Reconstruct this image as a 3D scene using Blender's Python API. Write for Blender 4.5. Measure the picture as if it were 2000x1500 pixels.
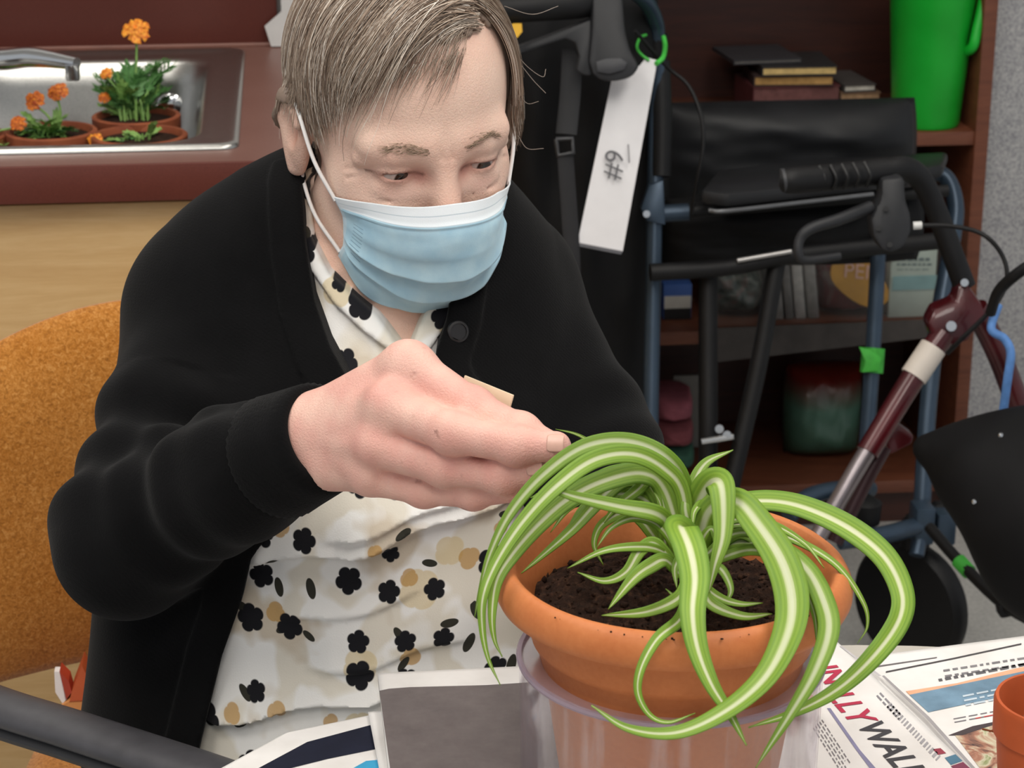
import bpy, bmesh, math, random
import numpy as np
from mathutils import Vector, Matrix
for o in list(bpy.data.objects): bpy.data.objects.remove(o)
SC = bpy.context.scene
COL = SC.collection
R = math.radians
rnd = random.Random(7)
npr = np.random.RandomState(11)

# ---------------------------------------------------------------- camera
CAMZ, PITCH, FPX = 1.427, R(19.2), 4200.0
cam = bpy.data.cameras.new('camera'); cam.sensor_width = 36; cam.lens = FPX/2000*36
cam.clip_start = .05; cam.clip_end = 60
cam.dof.use_dof = True; cam.dof.focus_distance = 1.42; cam.dof.aperture_fstop = 21
camo = bpy.data.objects.new('camera', cam); COL.objects.link(camo)
camo.location = (0, 0, CAMZ); camo.rotation_euler = (R(90)-PITCH, 0, 0)
SC.camera = camo
# ---------------------------------------------------------------- world, lights, exposure
W = bpy.data.worlds.new('room_light'); SC.world = W; W.use_nodes = True
W.node_tree.nodes['Background'].inputs[0].default_value = (.93, .96, 1, 1)
W.node_tree.nodes['Background'].inputs[1].default_value = .62
def area(name, loc, size, power, rot=(0, 0, 0), col=(1, .965, .92)):
    l = bpy.data.lights.new(name, 'AREA'); l.shape = 'RECTANGLE'; l.size, l.size_y = size
    l.energy = power; l.color = col
    o = bpy.data.objects.new(name, l); COL.objects.link(o); o.location = loc; o.rotation_euler = rot
    return o
CEIL = 2.62
PANELS = [(-.75, .75), (.75, .75), (-.75, 2.1), (.75, 2.1), (0, -.7)]
for i, (x, y) in enumerate(PANELS):
    area('ceiling_panel_light', (x, y, CEIL-.045), (.55, 1.15), 17 if y < 2 else 9)
SC.view_settings.view_transform = 'Standard'; SC.view_settings.look = 'None'
SC.view_settings.exposure = -0.35; SC.view_settings.gamma = 1
SC.view_settings.use_curve_mapping = False

# ---------------------------------------------------------------- picture -> place helpers
FW = np.array([0, math.cos(PITCH), -math.sin(PITCH)]); UP = np.array([0, math.sin(PITCH), math.cos(PITCH)])
RT = np.array([1., 0, 0]); CP = np.array([0, 0, CAMZ])
def ray(px, py): return FW + (px-1000)/FPX*RT + (750-py)/FPX*UP
def P(px, py, d): return CP + d*ray(px, py)
def PZ(px, py, z):
    r = ray(px, py); return CP + r*((z-CAMZ)/r[2])
YAW = R(6)
RX = np.array([math.cos(YAW), math.sin(YAW), 0]); RY = np.array([-math.sin(YAW), math.cos(YAW), 0])
def RM(x, y, z): return RX*x + RY*y + np.array([0, 0, z])
def toR(p): return np.array([p@RX, p@RY, p[2]])
def PW(px, py, yr):
    r = ray(px, py); return CP + r*((yr - CP@RY)/(r@RY))

# ---------------------------------------------------------------- materials
def C(h, a=1):
    c = [int(h[i:i+2], 16)/255 for i in (0, 2, 4)]
    return tuple(x/12.92 if x <= .04045 else ((x+.055)/1.055)**2.4 for x in c) + (a,)
class NT:
    def __init__(s, name):
        s.m = bpy.data.materials.new(name); s.m.use_nodes = True; s.t = s.m.node_tree
        s.b = s.t.nodes['Principled BSDF']; s.out = s.t.nodes['Material Output']
    def n(s, typ, **kw):
        x = s.t.nodes.new('ShaderNode'+typ)
        for k, v in kw.items():
            if k.startswith('i_'):
                kk = k[2:]; kk = int(kk) if kk.isdigit() else kk
                s.set(x.inputs[kk], v)
            else: setattr(x, k, v)
        return x
    def set(s, inp, v):
        if isinstance(v, bpy.types.NodeSocket): s.t.links.new(v, inp)
        elif isinstance(v, bpy.types.Node): s.t.links.new(v.outputs[0], inp)
        else: inp.default_value = v
    def math(s, op, a, b=0, c=0, clamp=False):
        x = s.n('Math', operation=op, use_clamp=clamp)
        for i, v in enumerate((a, b, c)): s.set(x.inputs[i], v)
        return x.outputs[0]
    def mix(s, f, a, b, typ='MIX'):
        x = s.n('Mix', data_type='RGBA', blend_type=typ)
        s.set(x.inputs[0], f); s.set(x.inputs[6], a); s.set(x.inputs[7], b); return x.outputs[2]
    def ramp(s, f, stops):
        x = s.n('ValToRGB'); s.set(x.inputs[0], f); e = x.color_ramp.elements
        while len(e) < len(stops): e.new(.5)
        for i, (p, c) in enumerate(stops): e[i].position = p; e[i].color = c
        return x.outputs[0]
    def noise(s, scale, detail=3, vec=None, rough=.5, dist=0):
        x = s.n('TexNoise'); x.inputs['Scale'].default_value = scale; x.inputs['Detail'].default_value = detail
        x.inputs['Roughness'].default_value = rough; x.inputs['Distortion'].default_value = dist
        s.set(x.inputs['Vector'], vec if vec is not None else s.obj()); return x.outputs[0]
    def obj(s): return s.n('TexCoord').outputs['Object']
    def uv(s): return s.n('TexCoord').outputs['UV']
    def bump(s, h, strength=.3, dist=.002):
        x = s.n('Bump'); x.inputs['Strength'].default_value = strength; x.inputs['Distance'].default_value = dist
        s.set(x.inputs['Height'], h); s.set(s.b.inputs['Normal'], x.outputs[0]); return x
    def p(s, color=None, rough=None, metal=None, spec=None, **kw):
        b = s.b.inputs
        if color is not None: s.set(b['Base Color'], color)
        if rough is not None: s.set(b['Roughness'], rough)
        if metal is not None: s.set(b['Metallic'], metal)
        if spec is not None: s.set(b['Specular IOR Level'], spec)
        for k, v in kw.items(): s.set(b[k.replace('_', ' ')], v)
        return s.m
MATS = {}
def M(hexc, rough=.5, metal=0, spec=.5, var=.12, vscale=30, bump=0, bscale=200, key=None, bdist=.001):
    k = key or (hexc, rough, metal, spec, var, vscale, bump, bscale)
    if k in MATS: return MATS[k]
    t = NT('mat_'+hexc); c = C(hexc)
    dk = tuple(x*(1-var) for x in c[:3])+(1,); lt = tuple(min(1, x*(1+var)) for x in c[:3])+(1,)
    t.p(t.ramp(t.noise(vscale, 4), [(.3, dk), (.7, lt)]), rough, metal, spec)
    if bump: t.bump(t.noise(bscale, 3), bump, bdist)
    MATS[k] = t.m; return t.m

# ---------------------------------------------------------------- objects
def mk(name, verts, faces, mat, parent=None, smooth=True, uv=None, col=None, mats=None, midx=None):
    me = bpy.data.meshes.new(name)
    V = np.asarray(verts, dtype=np.float32).reshape(-1, 3)
    if isinstance(faces, np.ndarray) and faces.ndim == 2:
        nf, k = faces.shape
        me.vertices.add(len(V)); me.vertices.foreach_set('co', V.ravel())
        me.loops.add(nf*k); me.loops.foreach_set('vertex_index', faces.astype(np.int32).ravel())
        me.polygons.add(nf); me.polygons.foreach_set('loop_start', np.arange(0, nf*k, k, dtype=np.int32))
        me.polygons.foreach_set('loop_total', np.full(nf, k, dtype=np.int32))
        me.update(calc_edges=True); me.validate()
    else:
        me.from_pydata([tuple(map(float, v)) for v in V], [], [tuple(map(int, f)) for f in faces]); me.update()
    if uv is not None:
        l = me.uv_layers.new(name='UVMap'); U = np.asarray(uv, dtype=np.float32)
        vi = np.zeros(len(me.loops), dtype=np.int32); me.loops.foreach_get('vertex_index', vi)
        l.data.foreach_set('uv', U[vi].ravel())
    if col is not None:
        a = me.attributes.new('Col', 'FLOAT_COLOR', 'POINT')
        c = np.ones((len(V), 4), dtype=np.float32); c[:, :3] = col; a.data.foreach_set('color', c.ravel())
    for m in (mats or [mat]): me.materials.append(m)
    if midx is not None: me.polygons.foreach_set('material_index', np.asarray(midx, dtype=np.int32))
    if smooth is True: me.polygons.foreach_set('use_smooth', np.ones(len(me.polygons), dtype=bool))
    o = bpy.data.objects.new(name, me); COL.objects.link(o)
    if parent is not None: attach(o, parent)
    return o
def attach(o, parent):
    o.parent = parent
    if parent.type == 'EMPTY': o.matrix_parent_inverse = Matrix.Translation(parent.location).inverted()
def sharp(o, ang=35):
    o.data.polygons.foreach_set('use_smooth', np.ones(len(o.data.polygons), dtype=bool))
    o.data.set_sharp_from_angle(angle=R(ang)); return o
def tag(o, label, cat=None, group=None, kind=None):
    o['label'] = label
    if cat: o['category'] = cat
    if group: o['group'] = group
    if kind: o['kind'] = kind
    return o
def thing(name, label, cat, loc, group=None):
    o = bpy.data.objects.new(name, None); COL.objects.link(o); o.location = tuple(map(float, loc))
    o.empty_display_size = .05
    return tag(o, label, cat, group)
def struct(o): o['kind'] = 'structure'; return o
def fixn(o):
    bm = bmesh.new(); bm.from_mesh(o.data); bmesh.ops.recalc_face_normals(bm, faces=bm.faces); bm.to_mesh(o.data); bm.free(); return o

def cr(pts, n=8):
    """Catmull-Rom through points"""
    A = np.asarray(pts, float); A = np.vstack([2*A[0]-A[1], A, 2*A[-1]-A[-2]]); out = []
    t = np.linspace(0, 1, n, endpoint=False)[:, None]
    for i in range(1, len(A)-2):
        p0, p1, p2, p3 = A[i-1:i+3]
        out.append(.5*(2*p1+(p2-p0)*t+(2*p0-5*p1+4*p2-p3)*t*t+(3*p1-p0-3*p2+p3)*t**3))
    out.append(A[-2][None]); return np.vstack(out)
def nrm(v): v = np.asarray(v, float); return v/(np.linalg.norm(v, axis=-1, keepdims=True)+1e-12)
def tube_geo(pts, r, n=10, caps=True, flat=None):
    A = np.asarray(pts, float); m = len(A)
    T = nrm(np.gradient(A, axis=0))
    u = np.cross(T[0], [0, 0, 1]);
    if np.linalg.norm(u) < .1: u = np.cross(T[0], [0, 1, 0])
    u = nrm(u); U = []
    for i in range(m):
        u = nrm(u-T[i]*(u@T[i])); U.append(u)
    U = np.array(U); Vv = np.cross(T, U)
    rr = np.broadcast_to(np.asarray(r, float), (m,))[:, None, None]
    a = np.linspace(0, 2*math.pi, n, endpoint=False)
    fl = 1 if flat is None else flat
    V = A[:, None] + rr*(U[:, None]*np.cos(a)[None, :, None] + fl*Vv[:, None]*np.sin(a)[None, :, None])
    V = V.reshape(-1, 3); F = []
    for i in range(m-1):
        for j in range(n):
            k = (j+1) % n; F.append((i*n+j, i*n+k, (i+1)*n+k, (i+1)*n+j))
    if caps: F.append(tuple(range(n))[::-1]); F.append(tuple((m-1)*n+j for j in range(n)))
    return V, F
def tube(name, pts, r, mat, parent=None, n=10, smooth=0, caps=True, flat=None):
    if smooth:
        k = len(pts); pts = cr(pts, smooth)
        if np.ndim(r): r = np.interp(np.linspace(0, k-1, len(pts)), range(k), r)
    V, F = tube_geo(pts, r, n, caps, flat)
    return sharp(mk(name, V, F, mat, parent), 60)
def lathe(name, prof, c, mat, parent=None, n=64, axis=None, sx=1, ang=40, col=None):
    """prof: (radius, height) pairs, closed outline start->end"""
    prof = np.asarray(prof, float); m = len(prof)
    a = np.linspace(0, 2*math.pi, n, endpoint=False)
    V = np.zeros((m, n, 3)); V[..., 0] = prof[:, :1]*np.cos(a)*sx; V[..., 1] = prof[:, :1]*np.sin(a); V[..., 2] = prof[:, 1:]
    V = V.reshape(-1, 3)
    if axis is not None:
        z = nrm(axis); x = nrm(np.cross([0, 1, .01], z)); y = np.cross(z, x); V = V@np.array([x, y, z])
    V = V+np.asarray(c); F = []
    for i in range(m-1):
        for j in range(n):
            k = (j+1) % n; F.append((i*n+j, i*n+k, (i+1)*n+k, (i+1)*n+j))
    if prof[0, 0] > 1e-6: F.append(tuple(range(n))[::-1])
    if prof[-1, 0] > 1e-6: F.append(tuple((m-1)*n+j for j in range(n)))
    o = mk(name, V, F, mat, parent)
    bm = bmesh.new(); bm.from_mesh(o.data); bmesh.ops.remove_doubles(bm, verts=bm.verts, dist=1e-6)
    bmesh.ops.recalc_face_normals(bm, faces=bm.faces); bm.to_mesh(o.data); bm.free()
    return sharp(o, ang)
def hexa(name, c8, mat, parent=None, bevel=0, seg=2):
    """box from 8 corners: bottom 4 ccw, top 4 ccw"""
    F = [(0, 3, 2, 1), (4, 5, 6, 7), (0, 1, 5, 4), (1, 2, 6, 5), (2, 3, 7, 6), (3, 0, 4, 7)]
    o = mk(name, c8, F, mat, parent, smooth=False)
    bm = bmesh.new(); bm.from_mesh(o.data); bmesh.ops.recalc_face_normals(bm, faces=bm.faces)
    if bevel: bmesh.ops.bevel(bm, geom=bm.edges[:], offset=bevel, segments=seg, profile=.5, affect='EDGES')
    bm.to_mesh(o.data); bm.free()
    return sharp(o, 30) if bevel else o
def rbox(name, x0, x1, y0, y1, z0, z1, mat, parent=None, bevel=0, seg=2, f=RM):
    """axis box in room axes"""
    c = [f(x, y, z) for z in (z0, z1) for x, y in ((x0, y0), (x1, y0), (x1, y1), (x0, y1))]
    return hexa(name, c, mat, parent, bevel, seg)
def obox(name, c, ax, half, mat, parent=None, bevel=0, seg=2):
    """box with centre, 3 axes, half sizes"""
    a = [nrm(v) for v in ax]
    cs = [np.asarray(c)+a[0]*x*half[0]+a[1]*y*half[1]+a[2]*z*half[2] for z in (-1, 1) for x, y in ((-1, -1), (1, -1), (1, 1), (-1, 1))]
    return hexa(name, cs, mat, parent, bevel, seg)
def plate(name, poly, th, nor, mat, parent=None, bevel=0):
    """prism from a 3D polygon, thickness th along nor"""
    A = np.asarray(poly, float); n = len(A); B = A+nrm(nor)*th
    F = [tuple(range(n))[::-1], tuple(range(n, 2*n))]+[(i, (i+1) % n, n+(i+1) % n, n+i) for i in range(n)]
    o = mk(name, np.vstack([A, B]), F, mat, parent, smooth=False)
    bm = bmesh.new(); bm.from_mesh(o.data); bmesh.ops.recalc_face_normals(bm, faces=bm.faces)
    if bevel: bmesh.ops.bevel(bm, geom=bm.edges[:], offset=bevel, segments=2, profile=.5, affect='EDGES')
    bm.to_mesh(o.data); bm.free(); return sharp(o, 30)
def grid(name, Pts, mat, parent=None, uv=True, thick=0, closed=False):
    """Pts (a,b,3) grid"""
    a, b = Pts.shape[:2]
    i, j = np.meshgrid(np.arange(a-1), np.arange(b if closed else b-1), indexing='ij')
    F = np.stack([i*b+j, i*b+(j+1) % b, (i+1)*b+(j+1) % b, (i+1)*b+j], -1).reshape(-1, 4)
    uvs = np.stack(np.meshgrid(np.linspace(0, 1, a), np.linspace(0, 1, b), indexing='ij'), -1).reshape(-1, 2)
    o = mk(name, Pts.reshape(-1, 3), F, mat, parent, uv=uvs)
    if thick:
        s = o.modifiers.new('thickness', 'SOLIDIFY'); s.thickness = thick; s.offset = 0
    return o
def text(name, s, c, ax, ay, size, mat, parent, depth=.0002, bold=False, align='CENTER'):
    """flat lettering as a mesh, centred at c, ax reading direction, ay letter-up"""
    cu = bpy.data.curves.new(name, 'FONT'); cu.body = s; cu.size = 1; cu.align_x = align; cu.align_y = 'CENTER'
    if bold: cu.offset = .02
    t = bpy.data.objects.new(name, cu); COL.objects.link(t)
    dg = bpy.context.evaluated_depsgraph_get(); me = bpy.data.meshes.new_from_object(t.evaluated_get(dg))
    bpy.data.objects.remove(t)
    V = np.zeros(len(me.vertices)*3, dtype=np.float32); me.vertices.foreach_get('co', V); V = V.reshape(-1, 3)
    X, Y = nrm(ax), nrm(ay); N = np.cross(X, Y)
    V = np.asarray(c)+size*(V[:, :1]*X+V[:, 1:2]*Y)+N*depth
    me.vertices.foreach_set('co', V.astype(np.float32).ravel()); me.materials.clear(); me.materials.append(mat); me.update()
    o = bpy.data.objects.new(name, me); COL.objects.link(o)
    if parent is not None: attach(o, parent)
    return o

# ---------------------------------------------------------------- implicit surfaces
def smin(a, b, k):
    h = np.maximum(k-np.abs(a-b), 0)/k; return np.minimum(a, b)-h*h*k*.25
def smax(a, b, k): return -smin(-a, -b, k)
def cap(p, a, b, ra, rb=None):
    rb = ra if rb is None else rb
    a = np.asarray(a, np.float32); ba = np.asarray(b, np.float32)-a; pa = p-a
    h = np.clip(pa@ba/(ba@ba+1e-12), 0, 1)
    return np.linalg.norm(pa-h[:, None]*ba, axis=1)-(ra+(rb-ra)*h)
def ell(p, c, r, A=None):
    q = p-np.asarray(c, np.float32)
    if A is not None: q = q@np.asarray(A, np.float32)
    r = np.asarray(r, np.float32)
    k0 = np.linalg.norm(q/r, axis=1); k1 = np.linalg.norm(q/(r*r), axis=1)
    return k0*(k0-1)/(k1+1e-9)
def surf(f0, lo, hi, h, B=8, proj=2):
    lo = np.asarray(lo, np.float32); hi = np.asarray(hi, np.float32)
    def f(p):
        out = np.empty(len(p), np.float32)
        for i in range(0, len(p), 120000): out[i:i+120000] = f0(p[i:i+120000])
        return out
    S = B*4
    n4 = np.ceil((hi-lo)/(h*S)).astype(int)
    I = np.stack(np.meshgrid(*[np.arange(k) for k in n4], indexing='ij'), -1).reshape(-1, 3)
    d = f((lo+(I+.5)*S*h).astype(np.float32)); I = I[np.abs(d) < .87*S*h*1.3]
    o4 = np.stack(np.meshgrid(*[np.arange(4)]*3, indexing='ij'), -1).reshape(-1, 3)
    J = (I[:, None]*4+o4).reshape(-1, 3)
    d = f((lo+(J+.5)*B*h).astype(np.float32)); J = J[np.abs(d) < .87*B*h*1.35]
    oc = np.stack(np.meshgrid(*[np.arange(B+1)]*3, indexing='ij'), -1).reshape(-1, 3)
    G = (J[:, None]*B+oc)
    Vv = f((lo+G.reshape(-1, 3)*h).astype(np.float32)).reshape(len(J), B+1, B+1, B+1)
    sg = Vv < 0
    cnt = np.zeros((len(J), B, B, B), np.int8)
    for a in (0, 1):
        for b in (0, 1):
            for c in (0, 1): cnt += sg[:, a:a+B, b:b+B, c:c+B]
    act = np.argwhere((cnt > 0) & (cnt < 8))
    gc = J[act[:, 0]]*B+act[:, 1:]
    N = n4*S+2
    def key(g): return ((g[:, 0].astype(np.int64)+1)*(N[1]+2)+g[:, 1]+1)*(N[2]+2)+g[:, 2]+1
    ks = key(gc); order = np.argsort(ks); ks = ks[order]; act = act[order]; gc = gc[order]
    acc = np.zeros((len(act), 3)); w = np.zeros(len(act))
    for ax in range(3):
        for a in (0, 1):
            for b in (0, 1):
                o0 = [0, 0, 0]; oth = [x for x in range(3) if x != ax]; o0[oth[0]] = a; o0[oth[1]] = b
                o1 = list(o0); o1[ax] = 1
                v0 = Vv[act[:, 0], act[:, 1]+o0[0], act[:, 2]+o0[1], act[:, 3]+o0[2]]
                v1 = Vv[act[:, 0], act[:, 1]+o1[0], act[:, 2]+o1[1], act[:, 3]+o1[2]]
                m = (v0 < 0) != (v1 < 0)
                t = np.where(m, v0/np.where(m, v0-v1, 1), 0)
                q = np.tile(np.array(o0, float), (len(act), 1)); q[:, ax] = t
                acc += q*m[:, None]; w += m
    X = lo+(gc+acc/w[:, None])*h
    Fs = []
    for ax in range(3):
        e = [slice(None), slice(0, B), slice(0, B), slice(0, B)]; e2 = list(e); e2[ax+1] = slice(1, B+1)
        s0 = sg[tuple(e)]; s1 = sg[tuple(e2)]
        E = np.argwhere(s0 != s1); st = s0[tuple(E.T)]
        g = J[E[:, 0]]*B+E[:, 1:]
        u, v = (ax+1) % 3, (ax+2) % 3
        quad = []
        for du, dv in ((0, 0), (-1, 0), (-1, -1), (0, -1)):
            gg = g.copy(); gg[:, u] += du; gg[:, v] += dv; quad.append(key(gg))
        Q = np.stack(quad, 1); ix = np.clip(np.searchsorted(ks, Q), 0, len(ks)-1)
        ok = (ks[ix] == Q).all(1); ix = ix[ok]; st = st[ok]
        ix = np.where(st[:, None], ix, ix[:, ::-1]); Fs.append(ix)
    F = np.vstack(Fs)
    X = X.astype(np.float32)
    for _ in range(proj):
        e = np.float32(h*.4); g = np.empty_like(X); d = f(X)
        for k in range(3):
            Y = X.copy(); Y[:, k] += e; g[:, k] = (f(Y)-d)/e
        X = X-np.clip(d, -h*.5, h*.5)[:, None]*g/np.maximum((g*g).sum(1), .3)[:, None]
    return X, F
def pn(p, s, seed=0):
    """cheap smooth noise -1..1 from sines"""
    a = np.random.RandomState(seed); r = 0
    for i in range(5):
        k = a.normal(size=3); k = k/np.linalg.norm(k)*s*(1+.5*i); r = r+np.sin(p@k.astype(np.float32)+a.uniform(0, 6.28))/(1+.4*i)
    return r/2.2
# ================================================================ the room
t = NT('floor_vinyl'); n1 = t.noise(9, 5); n2 = t.noise(160, 2)
t.p(t.mix(.35, t.ramp(n1, [(.3, C('b0afaa')), (.7, C('c8c6c1'))]), t.ramp(n2, [(.35, C('9c9b98')), (.65, C('d8d6d1'))])), .38)
m_floor = t.m
t = NT('wall_paint'); t.p(t.ramp(t.noise(14, 4), [(.3, C('b4b3b1')), (.7, C('c3c2c0'))]), .7); t.bump(t.noise(300, 2), .12); m_wall = t.m
t = NT('wall_speckled'); v = t.noise(210, 3, rough=.75); w = t.noise(18, 3)
t.p(t.mix(.3, t.ramp(v, [(.34, C('6f7076')), (.5, C('a2a2a4')), (.68, C('c6c4c2'))]), t.ramp(w, [(.3, C('8d8d90')), (.7, C('b2b1b0'))])), .85)
t.bump(v, .25, .001); m_speck = t.m
m_ceil = M('e6e4df', .9, var=.03)
def laminate(name, a, b, rough):
    t = NT(name); g = t.noise(520, 3, rough=.7); w = t.noise(12, 4)
    t.p(t.mix(.3, t.ramp(g, [(.3, C(a)), (.7, C(b))]), t.ramp(w, [(.3, C(a)), (.7, C(b))])), rough, spec=.4); return t.m
m_counter = laminate('laminate_brown', '6a4840', '7b5a51', .36)
m_splash = laminate('laminate_splash', '52261f', '633128', .5)
m_edge = laminate('laminate_edge', '5a2b23', '6b372d', .45)
def wood(name, a, b, c, sc=(1, 1, 9), rough=.45, dist=1.5):
    t = NT(name); mp = t.n('Mapping', i_Vector=t.obj()); mp.inputs['Scale'].default_value = sc
    f = t.noise(5, 6, mp.outputs[0], .6, dist); g = t.noise(60, 2, mp.outputs[0])
    t.p(t.mix(.18, t.ramp(f, [(.28, C(a)), (.5, C(b)), (.72, C(c))]), t.ramp(g, [(.3, C(a)), (.7, C(c))])), rough); return t.m
m_maple = wood('maple', 'c49c66', 'd0ab75', 'd9b783', (.8, 3, 9))
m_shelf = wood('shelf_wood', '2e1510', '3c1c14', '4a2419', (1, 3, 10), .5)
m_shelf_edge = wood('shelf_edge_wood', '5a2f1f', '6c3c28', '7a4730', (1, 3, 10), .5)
m_steel = None
t = NT('brushed_steel'); mp = t.n('Mapping', i_Vector=t.obj()); mp.inputs['Scale'].default_value = (3, 60, 60)
nz = t.noise(40, 3, mp.outputs[0]); t.p(t.ramp(nz, [(.3, C('a9a9a6')), (.7, C('c6c5c1'))]), .3, 1); t.bump(nz, .06); m_steel = t.m
t = NT('chrome'); t.p(C('d4d6d8'), .1, 1); m_chrome = t.m

YB, YN, YG = 3.06, 3.62, 3.30         # counter wall, niche back, grey partition
struct(rbox('floor', -3, 3, -1.2, 4.4, -.05, 0, m_floor))
struct(rbox('ceiling', -3, 3, -1.2, 4.4, CEIL, CEIL+.05, m_ceil))
struct(rbox('wall_back', -3, .40, YB, YB+.1, 0, CEIL, m_wall))
struct(rbox('wall_niche', .40, 1.14, YN+.02, YN+.1, 0, CEIL, m_wall))
struct(rbox('wall_right', 1.115, 3, YG, YG+.4, 0, CEIL, m_speck))
struct(rbox('baseboard_right', 1.118, 3, YG-.012, YG, 0, .09, M('3a3836', .6), bevel=.003))
for i, (x, y) in enumerate(PANELS):
    e = thing('ceiling_light', ['ceiling light panel', 'ceiling light panel'][0]+' '+['over the table, left one', 'over the table, right one', 'above the sink counter', 'above the walkers', 'behind the photographer'][i], 'light', (x, y, CEIL-.03), 'ceiling light panels')
    c = lambda a, b, z: np.array([x+a, y+b, z])
    for s in (-1, 1):
        rbox('frame', s*.3-.015, s*.3+.015, -.615, .615, CEIL-.03, CEIL-.001, M('f0f0ee', .5), e, f=c)
        rbox('frame', -.285, .285, s*.6-.015, s*.6+.015, CEIL-.03, CEIL-.001, M('f0f0ee', .5), e, f=c)
    t = NT('light_diffuser'); t.p(C('f4f2ea'), .5, Emission_Color=C('fff6e8'), Emission_Strength=3.0)
    rbox('diffuser', -.285, .285, -.585, .585, CEIL-.02, CEIL-.012, t.m, e, f=c)

# ---------------------------------------------------------------- sink counter
CT = .88
yf = 2.333
e = thing('base_cabinet', 'pale maple cabinet under the reddish brown sink counter', 'cabinet', RM(-.6, 2.6, 0))
CE = .16
rbox('side_panel', CE-.02, CE, yf+.05, YB-.005, .1, CT-.045, m_maple, e)
rbox('side_panel', -1.7, -1.68, yf+.05, YB-.005, .1, CT-.045, m_maple, e)
rbox('base_panel', -1.68, CE-.02, yf+.05, YB-.005, .1, .118, m_maple, e)
rbox('plinth', -1.7, CE, yf+.1, YB-.01, 0, .1, M('2c2a28', .7), e)
for x0, x1 in ((-1.69, -1.08), (-1.07, -.43), (-.42, CE-.003)):
    d = rbox('door', x0, x1, yf+.028, yf+.05, .12, CT-.05, m_maple, e, bevel=.002)
    xx = x1-.05
    tube('handle', [RM(xx, yf+.028, .5), RM(xx, yf+.006, .505), RM(xx, yf+.006, .595), RM(xx, yf+.028, .6)], .004, m_chrome, d)
e = thing('countertop', 'reddish brown laminate countertop with the steel sink set in it', 'countertop', RM(-.6, 2.6, CT-.04))
# slab with a cut-out for the bowl
SX0, SX1, SY0, SY1 = -.86, -.058, 2.392, 3.0
for a in ((-1.75, SX0+.02, yf+.004, YB-.003), (SX1-.02, CE+.015, yf+.004, YB-.003), (SX0+.02, SX1-.02, yf+.004, SY0+.02), (SX0+.02, SX1-.02, SY1-.02, YB-.003)):
    rbox('slab', a[0], a[1], a[2], a[3], CT-.042, CT, m_counter, e)
rbox('front_edge', -1.75, CE+.015, yf, yf+.004, CT-.042, CT, m_edge, e, bevel=.0012)
rbox('backsplash', -1.75, -.012, YB-.022, YB-.002, CT, CT+.42, m_splash, e, bevel=.002)
tube('caulk_line', [RM(-1.75, YB-.023, CT+.002), RM(-.012, YB-.023, CT+.002)], .004, M('7d5448', .5), e, 6)
# paper corner on the wall beside the backsplash
p0 = [RM(-.022, YB-.034, CT+.0015), RM(.05, YB-.034, CT+.0015), RM(.05, YB-.034, CT+.4), RM(-.006, YB-.034, CT+.4), RM(-.006, YB-.034, CT+.05), RM(-.03, YB-.034, CT+.03)]
tag(plate('paper_sheet', p0, .004, RY, M('c9c8c6', .8, var=.05)), 'pale grey paper sheet on the wall behind the head', 'paper')

def rrect(x0, x1, y0, y1, r, z, n=7):
    out = []
    for cx, cy, a0 in ((x1-r, y1-r, 0), (x0+r, y1-r, 90), (x0+r, y0+r, 180), (x1-r, y0+r, 270)):
        for k in range(n):
            a = R(a0+90*k/(n-1)); out.append(RM(cx+r*math.cos(a), cy+r*math.sin(a), z))
    return out
def loft(name, rings, mat, parent=None, cap0=False, cap1=True, ang=40):
    n = len(rings[0]); V = np.vstack(rings); F = []
    for i in range(len(rings)-1):
        for j in range(n): F.append((i*n+j, i*n+(j+1) % n, (i+1)*n+(j+1) % n, (i+1)*n+j))
    if cap0: F.append(tuple(range(n))[::-1])
    if cap1: F.append(tuple((len(rings)-1)*n+j for j in range(n)))
    return sharp(fixn(mk(name, V, F, mat, parent)), ang)
e = thing('kitchen_sink', 'stainless steel drop-in sink holding the marigold pots', 'sink', RM(-.46, 2.7, CT-.15))
def ins(d, r, z, extra=0): return rrect(SX0+d, SX1-d-extra, SY0+d, SY1-d-extra*1.1, r, z)
BX = (SX0+.05, -.108, 2.428, 2.93)
def bowl(d, r, z): return rrect(BX[0]+d, BX[1]-d, BX[2]+d, BX[3]-d, r, z)
BZ = .731
loft('basin', [ins(0, .02, CT+.0005), ins(.0005, .02, CT+.004), ins(.005, .02, CT+.0065), ins(.012, .02, CT+.006), ins(.017, .03, CT+.0035),
   bowl(-.016, .05, CT+.0035), bowl(-.006, .055, CT+.003), bowl(0, .055, CT-.003), bowl(.006, .055, CT-.03), bowl(.018, .06, BZ+.03), bowl(.026, .06, BZ+.012), bowl(.042, .06, BZ+.003), bowl(.08, .05, BZ)], m_steel, e, ang=75)
lathe('drain', [(0, .004), (.02, .004), (.024, .008), (.042, .008), (.046, .001), (.046, 0)], RM(-.5, 2.68, BZ), m_chrome, e, 32)
lathe('overflow_cap', [(0, .006), (.016, .006), (.02, .003), (.02, 0)], RM(-.16, BX[3]-.012, .82), m_chrome, e, 24, axis=-RY)
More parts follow.
